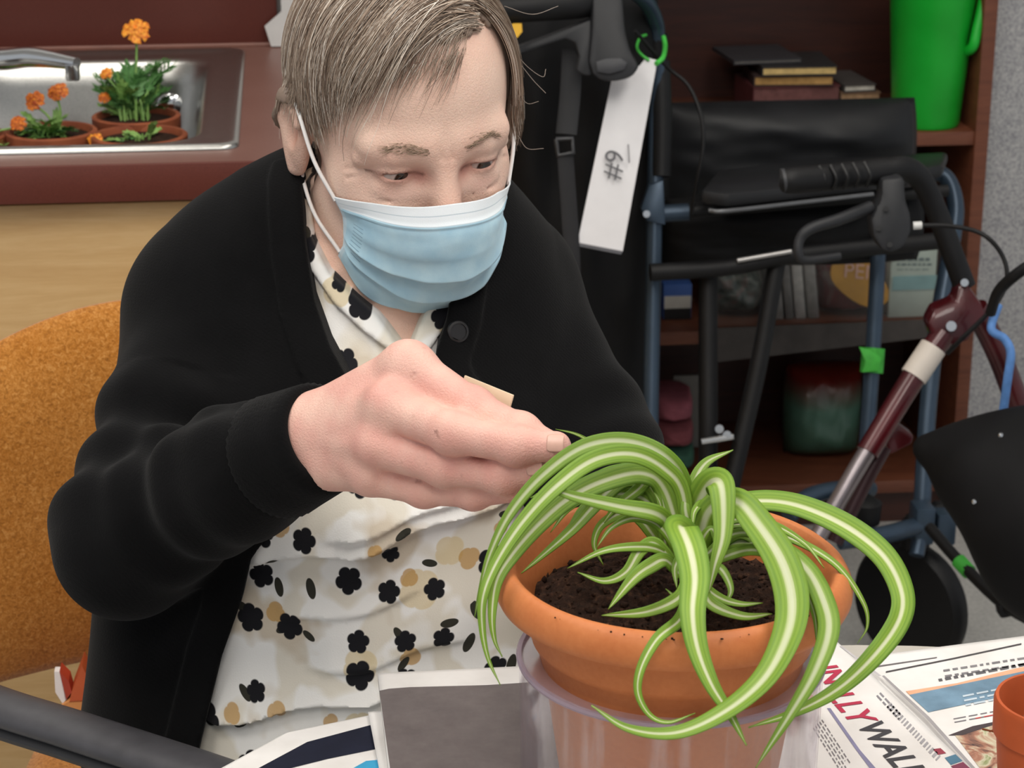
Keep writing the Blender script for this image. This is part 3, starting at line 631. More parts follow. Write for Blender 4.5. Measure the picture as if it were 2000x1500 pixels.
LV = [
 # long arcs over the left rim
 ([(1346, 1075, 1.26), (1339, 954, 1.255), (1301, 893, 1.25), (1227, 862, 1.25), (1143, 872, 1.245), (1063, 926, 1.24), (998, 1000, 1.235), (958, 1080, 1.23), (937, 1155, 1.225), (927, 1205, 1.225)], 32, .1),
 ([(1342, 1080, 1.255), (1334, 965, 1.25), (1297, 915, 1.245), (1236, 887, 1.24), (1161, 898, 1.235), (1087, 950, 1.225), (1020, 1022, 1.22), (970, 1099, 1.215), (944, 1164, 1.21), (942, 1225, 1.21), (953, 1285, 1.21), (977, 1338, 1.21)], 36, .0),
 ([(1335, 1080, 1.26), (1300, 960, 1.27), (1255, 925, 1.265), (1180, 940, 1.26), (1110, 975, 1.255), (1049, 1028, 1.25), (1000, 1085, 1.245), (970, 1135, 1.235), (961, 1200, 1.23), (966, 1250, 1.23), (981, 1283, 1.23)], 46, -.1),
 ([(1320, 1085, 1.255), (1308, 1032, 1.25), (1282, 1004, 1.24), (1210, 990, 1.23), (1130, 972, 1.225), (1075, 958, 1.225), (1036, 972, 1.225)], 34, .1),
 ([(1330, 1075, 1.28), (1310, 960, 1.285), (1285, 915, 1.28), (1247, 955, 1.27), (1203, 990, 1.265), (1172, 1030, 1.265)], 34, .2),
 ([(1325, 1085, 1.27), (1280, 960, 1.28), (1225, 935, 1.275), (1175, 972, 1.27), (1119, 1033, 1.26), (1060, 1085, 1.255), (1018, 1120, 1.25)], 36, .0),
 ([(1322, 1080, 1.29), (1260, 950, 1.30), (1190, 935, 1.30), (1130, 955, 1.295), (1080, 995, 1.29), (1050, 1040, 1.285)], 30, .1),
 ([(1320, 1085, 1.28), (1270, 985, 1.28), (1200, 965, 1.275), (1143, 990, 1.27), (1096, 1061, 1.265)], 30, -.1),
 ([(1310, 1095, 1.27), (1240, 1005, 1.27), (1180, 1020, 1.265), (1160, 1062, 1.262), (1178, 1104, 1.262)], 24, .3),
 # small curls on the soil
 ([(1318, 1100, 1.24), (1295, 1078, 1.235), (1255, 1068, 1.23), (1180, 1076, 1.225), (1108, 1110, 1.225)], 18, .1),
 ([(1325, 1110, 1.235), (1280, 1062, 1.235), (1250, 1076, 1.23), (1222, 1118, 1.225), (1180, 1135, 1.222), (1128, 1118, 1.222)], 24, .1),
 ([(1330, 1125, 1.225), (1300, 1095, 1.22), (1270, 1106, 1.215), (1236, 1131, 1.21), (1188, 1190, 1.205)], 30, .0),
 ([(1340, 1130, 1.22), (1325, 1168, 1.205), (1264, 1195, 1.198), (1175, 1202, 1.195)], 26, .1),
 ([(1300, 1100, 1.26), (1297, 1030, 1.26), (1290, 985, 1.262), (1278, 962, 1.265)], 24, -.1),
 # middle and front
 ([(1350, 1095, 1.25), (1336, 1040, 1.22), (1330, 1032, 1.20), (1346, 1070, 1.18), (1357, 1127, 1.165), (1353, 1197, 1.15), (1363, 1267, 1.14), (1390, 1337, 1.132), (1427, 1397, 1.128), (1458, 1456, 1.126)], 62, .0),
 ([(1352, 1090, 1.26), (1356, 1010, 1.255), (1385, 948, 1.245), (1409, 950, 1.228), (1412, 1040, 1.215), (1396, 1105, 1.21), (1384, 1158, 1.208)], 56, .0),
 ([(1360, 1085, 1.25), (1385, 1000, 1.24), (1437, 980, 1.23), (1483, 1029, 1.215), (1527, 1099, 1.195), (1547, 1173, 1.175), (1538, 1243, 1.155), (1493, 1327, 1.135), (1413, 1393, 1.122), (1320, 1432, 1.115), (1227, 1423, 1.112), (1155, 1378, 1.115)], 66, [0, .1, .0, -.2, -.35, -.2]),
 ([(1350, 1085, 1.27), (1352, 970, 1.27), (1375, 908, 1.275), (1432, 879, 1.28)], 30, .2),
 ([(1345, 1090, 1.27), (1350, 1010, 1.265), (1362, 960, 1.26), (1376, 1000, 1.25), (1372, 1050, 1.245)], 30, .2),
 # right side
 ([(1362, 1085, 1.26), (1400, 1000, 1.265), (1470, 980, 1.27), (1553, 987, 1.27), (1647, 1026, 1.262), (1721, 1082, 1.25), (1757, 1145, 1.24), (1759, 1200, 1.23), (1721, 1264, 1.215), (1647, 1338, 1.20), (1560, 1388, 1.185), (1462, 1421, 1.17)], 56, [0, .1, .2, .6, .2, 0], .7),
 ([(1365, 1090, 1.255), (1427, 1026, 1.255), (1530, 1047, 1.25), (1628, 1099, 1.245), (1684, 1173, 1.24), (1694, 1222, 1.24), (1674, 1258, 1.24)], 19, .2),
 ([(1365, 1095, 1.25), (1430, 1062, 1.24), (1507, 1066, 1.225), (1572, 1110, 1.205), (1608, 1175, 1.185), (1618, 1235, 1.168), (1590, 1315, 1.15), (1540, 1400, 1.14), (1500, 1462, 1.138), (1476, 1500, 1.138)], 50, [.3, .5, .6, .2, 0, 0], .72),
 ([(1365, 1100, 1.245), (1440, 1045, 1.24), (1485, 1070, 1.23), (1503, 1115, 1.225)], 24, .1),
 ([(1370, 1110, 1.23), (1405, 1110, 1.22), (1427, 1150, 1.212), (1416, 1182, 1.21)], 20, .2),
 ([(1370, 1140, 1.215), (1390, 1180, 1.205), (1450, 1204, 1.2), (1508, 1199, 1.2)], 24, .1),
 ([(1370, 1105, 1.24), (1470, 1075, 1.225), (1545, 1110, 1.205), (1588, 1190, 1.19), (1596, 1265, 1.178)], 24, .1),
 # more blades in the left cluster and the crown
 ([(1325, 1080, 1.275), (1290, 970, 1.285), (1240, 945, 1.285), (1180, 955, 1.28), (1115, 990, 1.275), (1075, 1040, 1.27)], 26, .2),
 ([(1318, 1085, 1.285), (1262, 965, 1.295), (1205, 948, 1.295), (1150, 975, 1.29), (1118, 1020, 1.285)], 22, -.1),
 ([(1328, 1075, 1.29), (1315, 965, 1.30), (1270, 918, 1.305), (1200, 915, 1.305), (1140, 935, 1.30)], 26, .1),
 ([(1322, 1095, 1.25), (1310, 1040, 1.255), (1300, 1000, 1.258), (1292, 968, 1.26)], 20, .4),
 ([(1350, 1085, 1.255), (1345, 1030, 1.25), (1338, 990, 1.25), (1342, 950, 1.255)], 26, .0),
 ([(1356, 1085, 1.25), (1370, 1020, 1.245), (1372, 985, 1.245), (1356, 1000, 1.24), (1352, 1035, 1.235)], 22, .1),
 ([(1358, 1100, 1.24), (1375, 1050, 1.23), (1392, 1035, 1.225), (1400, 1075, 1.22)], 20, .1),
 ([(1335, 1120, 1.23), (1330, 1090, 1.225), (1318, 1110, 1.22), (1322, 1150, 1.215)], 16, .1),
 ([(1362, 1090, 1.25), (1420, 1020, 1.25), (1500, 1022, 1.245), (1570, 1060, 1.235), (1610, 1110, 1.225)], 18, .1),
 ([(1362, 1100, 1.24), (1430, 1045, 1.235), (1490, 1050, 1.225), (1535, 1085, 1.215), (1562, 1140, 1.205), (1570, 1190, 1.2)], 20, .2),
 ([(1360, 1130, 1.22), (1400, 1165, 1.21), (1445, 1180, 1.205), (1490, 1178, 1.205)], 18, .1),
 ([(1330, 1090, 1.25), (1290, 1030, 1.245), (1240, 1012, 1.24), (1195, 1030, 1.235), (1165, 1070, 1.232)], 18, .2),
 # low loop at the front, tip behind the finger
 ([(1350, 1120, 1.23), (1340, 1180, 1.19), (1325, 1213, 1.165), (1283, 1248, 1.15), (1252, 1304, 1.142), (1246, 1354, 1.14), (1269, 1397, 1.14), (1306, 1411, 1.14), (1358, 1393, 1.143)], 25, .2),
 ([(1300, 1060, 1.31), (1250, 930, 1.33), (1180, 880, 1.335), (1130, 850, 1.335), (1085, 838, 1.335)], 14, .2),
 ([(1355, 1120, 1.24), (1360, 1150, 1.22), (1330, 1172, 1.21), (1300, 1150, 1.21)], 18, .2),
]
for a in LV: leaf(*a)

# ---------------------------------------------------------------- clear tub around the pot
t = NT('clear_plastic'); n1 = t.noise(14, 4, dist=1.2); mp = t.n('Mapping', i_Vector=t.obj()); mp.inputs['Scale'].default_value = (1, 1, .12); n2 = t.noise(90, 3, mp.outputs[0])
tp = t.n('BsdfTransparent', i_Color=(.975, .97, .98, 1)); gl = t.n('BsdfGlossy'); gl.inputs['Roughness'].default_value = .12; gl.inputs['Color'].default_value = (.95, .94, 1, 1)
df = t.n('BsdfDiffuse', i_Color=C('d8d2d6')); lw = t.n('LayerWeight'); lw.inputs[0].default_value = .35
m1 = t.n('MixShader'); t.set(m1.inputs[0], t.math('MULTIPLY_ADD', lw.outputs['Facing'], .22, .02)); t.t.links.new(tp.outputs[0], m1.inputs[1]); t.t.links.new(gl.outputs[0], m1.inputs[2])
m2 = t.n('MixShader'); f = t.math('MULTIPLY', t.math('SUBTRACT', n2, .48, clamp=True), t.math('MULTIPLY', n1, 3.2)); t.set(m2.inputs[0], t.math('MINIMUM', t.math('MULTIPLY_ADD', f, .55, .015), .22)); t.t.links.new(m1.outputs[0], m2.inputs[1]); t.t.links.new(df.outputs[0], m2.inputs[2])
t.t.links.new(m2.outputs[0], t.out.inputs[0]); t.b = None; m_clear = t.m
t = NT('clear_rim'); t.p(C('c9bccb'), .2, Transmission_Weight=.6, IOR=1.2); m_crim = t.m
tub = thing('clear_tub', 'clear plastic tub holding the base of the terracotta pot', 'tub', (PC[0], PC[1], TZ+.0145))
r0 = .0905
wall = lathe('wall', [(r0*.96, .0), (r0*.985, .006), (r0, .10), (r0-.0012, .10), (r0*.985-.0012, .008), (r0*.96-.002, .0012), (.04, .0008), (.04, .0)], (PC[0], PC[1], TZ+.0145), m_clear, tub, 96)
lathe('rim', [(r0-.002, .0985), (r0+.0012, .0985), (r0+.0016, .1), (r0+.0008, .1014), (r0-.0016, .1014), (r0-.002, .0985)], (PC[0], PC[1], TZ+.0145), m_crim, tub, 96)

# ---------------------------------------------------------------- small clay pot at the right edge
sc = PZ(2062, 1372, .83); sr = .036; sb = np.array([sc[0], sc[1], TZ+.0045])
e = thing('small_clay_pot', 'small terracotta pot with dry roots on the newspaper at the right', 'pot', sb)
h = .088
m_pot2 = M('b4552d', .6, spec=.3, var=.1, vscale=40)
lathe('pot', [(0, 0), (sr*.74, 0), (sr*.92, h*.72), (sr*.98, h*.74), (sr, h*.97), (sr*.97, h), (sr*.92, h), (sr*.88, h*.95), (sr*.7, h*.5), (0, h*.5)], sb, m_pot2, e, 48)
V = []; F = []
for k in range(70):
    a = npr.rand()*6.28; rr_ = sr*.8*math.sqrt(npr.rand()); c0 = sb+[rr_*math.cos(a), rr_*math.sin(a), h*(.62+.16*npr.rand())]
    pts = [c0+npr.normal(size=3)*[.008, .008, .004]*k2 for k2 in (-1, -.3, .4, 1)]
    v, f = tube_geo(cr(pts, 3), .0007, 4); b = sum(len(x) for x in V); V.append(v); F += [tuple(b+i for i in x) for x in f]
o = mk('roots', np.vstack(V), F, M('8a4a26', .9, var=.4, vscale=200), e); o['kind'] = 'stuff'
lathe('soil', [(0, h*.64), (sr*.86, h*.62), (sr*.8, h*.5), (0, h*.5)], sb, m_soil, e, 24)

# ---------------------------------------------------------------- chair
t = NT('orange_fabric'); v = t.noise(300, 4, rough=.75, dist=.8); w = t.noise(16, 3)
t.p(t.mix(.3, t.ramp(v, [(.32, C('744413')), (.5, C('b4732c')), (.68, C('d8a05c'))]), t.ramp(w, [(.3, C('a8661f')), (.7, C('c2843f'))])), .95, spec=.1, Sheen_Weight=.25); t.bump(v, .6, .0015); m_orange = t.m
m_arm = M('47464a', .45, spec=.4, var=.12, vscale=60, bump=.1)
ch = thing('armchair', 'orange upholstered armchair with dark grey arms under the person', 'chair', (-.22, 1.72, 0))
def chpt(u, v):   # u along back -1..1, v height 0..1
    x = -.265+.292*u; y = 1.905-.10*abs(u)**2.2; return x, y
nu, nv = 60, 30
U = np.linspace(-1, 1, nu); B = []
for layer in (0, 1):
    Q = np.zeros((nv, nu, 3))
    for j in range(nv):
        v_ = j/(nv-1)
        for i, u in enumerate(U):
            x, y = chpt(u, v_)
            top = .834-.075*max(0, abs(u)-.3)**2.0/.7**2.0; bot = .488+.01*u*u-.035*max(0, -u-.45)
            z = bot+(top-bot)*v_
            bulge = .034*(1-abs(2*v_-1)**4)*(1-abs(u)**6)+.004
            Q[j, i] = (x, y+(-bulge if layer == 0 else bulge*.6)+.05*v_, z)
    B.append(Q)
i_, j_ = np.meshgrid(np.arange(nv-1), np.arange(nu-1), indexing='ij'); f0 = np.stack([i_*nu+j_, i_*nu+j_+1, (i_+1)*nu+j_+1, (i_+1)*nu+j_], -1).reshape(-1, 4)
per = [(0, i) for i in range(nu)]+[(j, nu-1) for j in range(1, nv)]+[(nv-1, i) for i in range(nu-2, -1, -1)]+[(j, 0) for j in range(nv-2, 0, -1)]
pid = np.array([a*nu+b for a, b in per]); fs = np.stack([pid, np.roll(pid, -1), np.roll(pid, -1)+nu*nv, pid+nu*nv], -1)
fixn(mk('backrest', np.vstack([B[0].reshape(-1, 3), B[1].reshape(-1, 3)]), np.vstack([f0, f0+nu*nv, fs]), m_orange, ch))
# seat cushion
def sring(d, z):
    out = []
    for k in range(40):
        a = 2*math.pi*k/40; c_, s_ = math.cos(a), math.sin(a); ex = 2/3.5
        out.append(np.array([-.2+(.245-d)*math.copysign(abs(c_)**ex, c_), 1.68+(.235-d)*math.copysign(abs(s_)**ex, s_), z]))
    return out
loft('seat', [sring(.02, .40), sring(.005, .405), sring(0, .42), sring(0, .45), sring(.008, .466), sring(.03, .474), sring(.1, .478)], m_orange, ch, cap0=True, ang=80)
for s, arm in ((-1, [(-.56, 1.86, .60), (-.57, 1.70, .68), (-.52, 1.52, .69), (-.40, 1.42, .69), (-.31, 1.365, .69), (-.222, 1.312, .69), (-.15, 1.27, .688)]), (1, [(.01, 1.86, .60), (.04, 1.74, .645), (.06, 1.62, .645), (.05, 1.56, .64)])):
    arm = [np.array(a) for a in arm]
    o = tube('armrest', arm, .021, m_arm, ch, 16, smooth=8, flat=.55)
    tube('arm_edge', [a-[0, 0, .013] for a in arm], .0185, M('2a2a2d', .5), o, 12, smooth=8, flat=.45)
    p = arm[2]; tube('leg', [p-[0, 0, .012], [p[0], p[1], .3], [p[0]+s*.01, p[1]-.04, .004]], .014, m_arm, ch, 12, smooth=4)
    p = arm[0]; tube('leg', [p-[0, 0, .01]+[0, .02, 0], [p[0], p[1]+.03, .35], [p[0]+s*.01, p[1]+.09, .004]], .014, m_arm, ch, 12, smooth=4)
for y in (1.6, 1.78): tube('crossbar', [(-.47, y, .39), (.05, y, .39)], .012, m_arm, ch, 10)
# packet on the seat
c = PZ(140, 1392, .49)
e = thing('paper_packet', 'small orange and white packet tucked between chair back and cardigan', 'packet', (c[0], c[1], .478))
D = (c-CP)@FW
w0 = [P(108, 1318, D), P(118, 1372, D), P(126, 1370, D+.005), P(114, 1308, D)]
plate('white_edge', [P(106, 1312, D), P(116, 1312, D), P(130, 1366, D), P(122, 1374, D), P(108, 1352, D)], .01, RY, M('e6dedb', .7, var=.04), e)
plate('side', [P(116, 1312, D), P(134, 1330, D), P(140, 1352, D), P(128, 1368, D)], .02, RY, M('a8391c', .6), e)
plate('front', [P(140, 1352, D-.004), P(160, 1300, D-.004), P(178, 1340, D-.004), P(176, 1370, D-.004), P(135, 1372, D-.004)], .03, RY, M('bb5426', .6), e)
plate('base', [P(120, 1378, D-.004), P(135, 1370, D-.004), P(176, 1366, D-.004), P(178, 1398, D-.004), P(148, 1402, D-.004)], .03, RY, M('cf8a4c', .6), e)
# ================================================================ things on the shelves
def RXY(px, py, yr): q = toR(PW(px, py, yr)); return q[0], q[2]
def sbox(name, px0, px1, pyt, yr, dep, z0, mat, parent=None, bevel=.002):
    x0, zt = RXY(px0, pyt, yr); x1, _ = RXY(px1, pyt, yr)
    return rbox(name, x0, x1, yr, yr+dep, z0, zt, mat, parent, bevel)
m_black = M('0d0d0f', .7, spec=.3, var=.2, vscale=25, bump=.15, bscale=500)
t = NT('black_vinyl'); n1 = t.noise(9, 4); n2 = t.noise(600, 2); t.p(t.ramp(n1, [(.3, C('191a1c')), (.7, C('242528'))]), .5, spec=.35); t.bump(n2, .15, .0006); m_vinyl = t.m
m_rub = M('101012', .55, spec=.35, var=.15, vscale=60)
m_plas = M('27282b', .5, spec=.4, var=.1, vscale=50)
m_blue = M('3d4d5e', .36, metal=.45, var=.12, vscale=20)
t = NT('red_enamel'); t.p(t.ramp(t.noise(20, 3), [(.3, C('3a080e')), (.7, C('520e16'))]), .32, .2, Coat_Weight=.4); m_red = t.m
# green pitcher
t = NT('green_plastic'); t.p(t.ramp(t.noise(10, 3), [(.3, C('12a32c')), (.7, C('1cb838'))]), .42, spec=.4); m_green = t.m
pz = SHZ[2]
ppos = PW(1808, 228, 3.335); pr = 76/FPX*((ppos-CP)@FW); ppos = np.array([ppos[0], ppos[1], pz+.0008])
e = thing('green_pitcher', 'bright green plastic pitcher on the upper shelf', 'pitcher', ppos)
lathe('body', [(0, 0), (pr*.82, 0), (pr*.86, .004), (pr*1.12, .24), (pr*1.16, .245), (pr*1.14, .25), (pr*1.05, .248), (pr*.83, .012), (0, .01)], ppos, m_green, e, 48)
D = (ppos-CP)@FW
tube('handle', [P(1862, -60, D-.03), P(1908, -70, D-.085), P(1925, -30, D-.095), P(1908, 60, D-.095), P(1896, 96, D-.085), P(1862, 103, D-.03)], [.008, .009, .009, .0085, .008, .007], m_green, e, 12, smooth=6)
# books
def book(label, px0, px1, pyb, pyt, yr, dep, tilt, cover, pages, z0):
    x0, _ = RXY(px0, pyb, yr); x1, zt = RXY(px1, pyt, yr); c = np.array(RM((x0+x1)/2, yr+dep/2, z0)); L = (x1-x0)/2; th = zt
    e = thing('book', label, 'book', c, 'books lying on the upper shelf')
    ax = [RX*math.cos(tilt)+RY*math.sin(tilt), RY*math.cos(tilt)-RX*math.sin(tilt), np.array([0, 0, 1.])]
    obox('pages', c+[0, 0, th/2], ax, (L-.002, dep/2-.002, th/2-.0022), pages, e)
    obox('cover', c+[0, 0, .001], ax, (L, dep/2, .001), cover, e); obox('cover', c+[0, 0, th-.001], ax, (L, dep/2, .001), cover, e)
    obox('spine', c+[0, 0, th/2]-ax[0]*(L-.001), ax, (.001, dep/2, th/2-.0021), cover, e)
    return th
def bk(label, px0, px1, th, yr, dep, tilt, cover, pages, z0):
    x0, _ = RXY(px0, 150, yr); x1, _ = RXY(px1, 150, yr); c = np.array(RM((x0+x1)/2, yr+dep/2, z0)); L = (x1-x0)/2
    e = thing('book', label, 'book', c, 'books lying on the upper shelf')
    ax = [RX*math.cos(tilt)+RY*math.sin(tilt), RY*math.cos(tilt)-RX*math.sin(tilt), np.array([0, 0, 1.])]
    obox('pages', c+[0, 0, th/2], ax, (L-.002, dep/2-.001, th/2-.0022), pages, e)
    for z in (.001, th-.001): obox('cover', c+[0, 0, z], ax, (L, dep/2+.001, .001), cover, e)
    obox('spine', c+[0, 0, th/2]-ax[0]*(L-.001), ax, (.001, dep/2, th/2-.0021), cover, e)
pgs = lambda h: M(h, .85, var=.18, vscale=90, spec=.2)
z = pz+.0008
for (lb, a, b, th, yr, dp, tl, cv, pg) in (
  ('lowest book of the shelf stack, maroon cover with a pink patch', 1468, 1640, .052, 3.40, .12, .05, '5a2c2e', '6e4a48'),
  ('middle book of the shelf stack with tan page edges', 1478, 1632, .017, 3.40, .125, -.06, '3a2b2a', 'b08a55'),
  ('slim book of the shelf stack with pale yellow page edges', 1490, 1636, .015, 3.395, .13, -.02, '2c2a2b', 'd2b579'),
  ('thin dark folder on top of the shelf book stack', 1425, 1560, .007, 3.42, .13, .08, '37363a', '8b8680')):
    bk(lb, a, b, th, yr, dp, tl, M(cv, .55), pgs(pg), z); z += th+.0008
bk('thin grey book leaning by the green pitcher', 1642, 1706, .012, 3.40, .12, .1, M('4a4644', .6), pgs('c8c3b9'), pz+.0008+.041)
bk('tan covered book under the grey one beside the pitcher', 1644, 1722, .040, 3.40, .13, 0, M('7a5f4a', .6), pgs('9a7d60'), pz+.0008)
# middle shelf
z = SHZ[1]+.0008
def slanted(name, label, cat, px0, px1, pyt, yr, dep, z0, mat, lean=0., group=None, bevel=.002):
    x0, zt = RXY(px0, pyt, yr); x1, _ = RXY(px1, pyt, yr)
    q = [(x0, yr), (x1, yr), (x1, yr+dep), (x0, yr+dep)]
    o = hexa(name, [RM(a, b, z0) for a, b in q]+[RM(a+lean, b, zt) for a, b in q], mat, None, bevel)
    return tag(o, label, cat, group)
bk2 = slanted('book', 'blue and white book on the middle shelf at the left', 'book', 1296, 1352, 556, 3.34, .15, z, M('3f63a8', .5))
rbox('white_band', RXY(1298, 580, 3.3385)[0], RXY(1350, 580, 3.3385)[0], 3.3385, 3.3398, RXY(1320, 602, 3.34)[1], RXY(1320, 578, 3.34)[1], M('cfc9bd', .6), bk2)
rbox('dark_band', RXY(1298, 580, 3.3385)[0], RXY(1350, 580, 3.3385)[0], 3.3385, 3.3398, z, RXY(1320, 602, 3.34)[1], M('1c1817', .6), bk2)
for k, (a, b, cv) in enumerate(((1512, 1530, '9b9894'), (1534, 1550, '75726f'), (1554, 1574, 'b5b2ad'), (1578, 1600, '8d8a86'))):
    slanted('disc_case', 'slim grey disc case leaning in the shelf row, '+('leftmost', 'second', 'third', 'rightmost')[k]+' of four', 'case', a+6, b+6, 508+3*k, 3.32, .14, z, M(cv, .35, var=.2, vscale=80), -.012, 'grey disc cases on the middle shelf')
t = NT('clear_bag'); n1 = t.noise(26, 4, dist=1.8); t.p(t.ramp(n1, [(.3, C('2e3a36')), (.48, C('59605a')), (.62, C('6b5d58')), (.78, C('3f4a5e'))]), .2, spec=.6); t.bump(n1, .5, .01)
def puffy(name, label, cat, px0, px1, py0, py1, yr, dep, mat, seed=0, amp=.006, z0=None, group=None):
    x0, za = RXY(px0, py0, yr); x1, zb = RXY(px1, py1, yr)
    if z0 is not None: zb = z0
    n = 26; u = np.linspace(-1, 1, n); A = np.zeros((2, n, n, 3))
    for s in (0, 1):
        uu, vv = np.meshgrid(u, u, indexing='ij'); bl = np.sqrt(np.clip((1-np.abs(uu)**3.5)*(1-np.abs(vv)**3.5), 0, 1))
        pts = np.stack([uu, vv, 0*uu+s], -1).reshape(-1, 3); w_ = pn(pts, 3.5, seed).reshape(n, n)+.5*pn(pts, 9, seed+1).reshape(n, n)
        yy = yr+dep/2+(-1 if s == 0 else 1)*(dep/2*bl+amp*w_*bl)
        for c_, rx in enumerate(range(1)): pass
        X_ = (x0+x1)/2+(x1-x0)/2*(uu*(1-.04*vv**2)); Z_ = (za+zb)/2+(zb-za)/2*vv
        A[s] = X_[..., None]*RX+yy[..., None]*RY+Z_[..., None]*np.array([0, 0, 1.])
    f0 = np.stack([(i*n+j, (i+1)*n+j, (i+1)*n+j+1, i*n+j+1) for i in range(n-1) for j in range(n-1)])
    o = fixn(mk(name, np.vstack([A[0].reshape(-1, 3), A[1].reshape(-1, 3)]), np.vstack([f0, f0[:, ::-1]+n*n]), mat))
    bm = bmesh.new(); bm.from_mesh(o.data); bmesh.ops.remove_doubles(bm, verts=bm.verts, dist=.0006); bmesh.ops.recalc_face_normals(bm, faces=bm.faces); bm.to_mesh(o.data); bm.free()
    return tag(o, label, cat, group) if label else o
puffy('clear_bag', 'crinkled clear bag of dark things behind the black walker tube', 'bag', 1395, 1498, 530, 690, 3.33, .14, t.m, 3, z0=z)
t = NT('snack_bag'); sx = t.n('SeparateXYZ', i_Vector=t.obj()); n1 = t.noise(18, 3, dist=1)
t.p(t.ramp(n1, [(.3, C('5d1f22')), (.5, C('7a2f33')), (.7, C('93807c'))]), .25, spec=.6); t.bump(n1, .4, .01)
bag = puffy('snack_bag', 'shiny red bag with a yellow emblem on the middle shelf', 'bag', 1610, 1738, 494, 672, 3.32, .11, t.m, 7, z0=z)
em = []
for k in range(28):
    a = 2*math.pi*k/28; em.append(PW(1680+56*math.cos(a)*(1+.1*math.sin(3*a)), 545+50*math.sin(a)+.35*64*math.cos(a), 3.312))
plate('emblem', em, .004, RY, M('d39a2b', .4), bag)
text('emblem_lettering', 'PEN', PW(1684, 532, 3.311), RX*.97-np.array([0, 0, .12]), np.array([.02, 0, 1]), .036, M('e6b9a6', .5), bag, .001)
bx = slanted('white_box', 'pale green box with a teal band right of the red bag', 'box', 1742, 1832, 486, 3.31, .1, z, M('b4c2b8', .5, var=.06), .0)
sbox('teal_band', 1744, 1830, 540, 3.3085, .001, RXY(1790, 566, 3.3085)[1], M('86aeb0', .5), bx, 0)
o = dashes  # (text rows on the box are too small to read)
V = []; F = []
for k in range(3):
    xa = 1752
    while xa < 1815:
        wv = rnd.uniform(5, 14); b = len(V); V += [PW(xa, 504+k*11, 3.3085), PW(xa+wv, 503.5+k*11, 3.3085), PW(xa+wv, 509+k*11-2*k, 3.3085), PW(xa, 509.5+k*11-2*k, 3.3085)]; F.append((b, b+1, b+2, b+3)); xa += wv+3
mk('print', V, F, M('6d7f80', .6), bx, smooth=False)
slanted('wood_block', 'small yellowish wooden box at the left of the middle shelf', 'box', 1304, 1356, 618, 3.44, .1, z, M('8a6a3c', .6))
# clear bin front with a grey lip
t = NT('clear_acrylic'); tp = t.n('BsdfTransparent', i_Color=(.96, .96, .96, 1)); gl = t.n('BsdfGlossy'); gl.inputs['Roughness'].default_value = .15; lw = t.n('LayerWeight'); lw.inputs[0].default_value = .3
m1 = t.n('MixShader'); t.set(m1.inputs[0], t.math('MULTIPLY_ADD', lw.outputs['Facing'], .1, .02)); t.t.links.new(tp.outputs[0], m1.inputs[1]); t.t.links.new(gl.outputs[0], m1.inputs[2]); t.t.links.new(m1.outputs[0], t.out.inputs[0])
cb_ = thing('clear_bin', 'clear bin front with a grey lip before the red bag and disc cases', 'bin', PW(1620, 690, 3.26))
plate('front_panel', [PW(1400, 702, 3.258), PW(1842, 654, 3.258), PW(1842, 480, 3.258), PW(1400, 520, 3.258)], .002, RY, t.m, cb_)
plate('lip', [PW(1400, 706, 3.256), PW(1842, 655, 3.256), PW(1842, 622, 3.256), PW(1400, 640, 3.256)], .003, -RY, M('453f3c', .5, var=.25, vscale=30), cb_)
# lower shelf
z = SHZ[0]+.0008
slanted('grey_board', 'grey board leaning in the lower shelf behind the blue walker', 'board', 1305, 1372, 735, 3.46, .012, z, M('77756f', .7), .01)
for k, (h, lb, pt, zz) in enumerate((('3f6a58', 'lowest, green, in the pile of folded cloths on the lower shelf', 885, None), ('8a4a50', 'dusky red cloth folded in the middle of the lower shelf pile', 835, None), ('a25a66', 'pink cloth on top of the lower shelf pile', 785, None))):
    xa, zt = RXY(1285, pt, 3.34)
    puffy('folded_cloth', lb, 'cloth', 1284, 1366-3*k, pt, 900, 3.34, .14, M(h, .9, var=.2, vscale=40), 20+k, .003, z0=z, group='folded cloths'); z = zt+.001
z = SHZ[0]+.0008
t = NT('seed_bag'); sx = t.n('SeparateXYZ', i_Vector=t.obj()); n1 = t.noise(16, 4, dist=1)
zz = t.math('ADD', sx.outputs[2], t.math('MULTIPLY', n1, .03))
t.p(t.ramp(t.math('MULTIPLY', zz, 3.2), [(.3, C('1f3a2a')), (.45, C('3f5f50')), (.62, C('4d7263')), (.78, C('5c1a14')), (.9, C('7a3220')), (1, C('4a1512'))]), .3, spec=.5); t.bump(n1, .4, .01)
puffy('seed_bag', 'red and green printed bag standing on the lower shelf', 'bag', 1552, 1690, 735, 940, 3.36, .13, t.m, 30, z0=z)

# ================================================================ blue walker
DB = 3.0
bw = thing('blue_walker', 'blue-grey wheeled walker with black seat in front of the shelf', 'walker', (*PZ(1500, 1300, 0)[:2], 0))
def tb(name, pts, r, mat, par, n=12, smooth=6, **k): return tube(name, [P(*p) for p in pts], r, mat, par, n, smooth, **k)
tb('frame_tube', [(1195, -38, 2.86), (1250, -8, 2.9), (1277, 32, 2.95), (1284, 80, 2.98), (1283, 200, 3.0), (1279, 400, 3.0), (1273, 700, 3.0), (1270, 900, 3.0), (1268, 1180, 3.02)], .0112, m_blue, bw)
tb('collar', [(1284, 66, 2.98), (1283, 116, 2.99)], .0145, m_rub, bw, smooth=0)
tb('sleeve', [(1288, 120, 3.0), (1292, 230, 3.0), (1290, 345, 3.0)], .015, m_rub, bw)
tb('crossbar', [(1279, 418, 3.0), (1345, 414, 3.0)], .0125, m_blue, bw, smooth=0)
tb('crossbar', [(1345, 414, 3.0), (1850, 372, 3.06)], .009, m_rub, bw, smooth=0)
D0 = 2.985
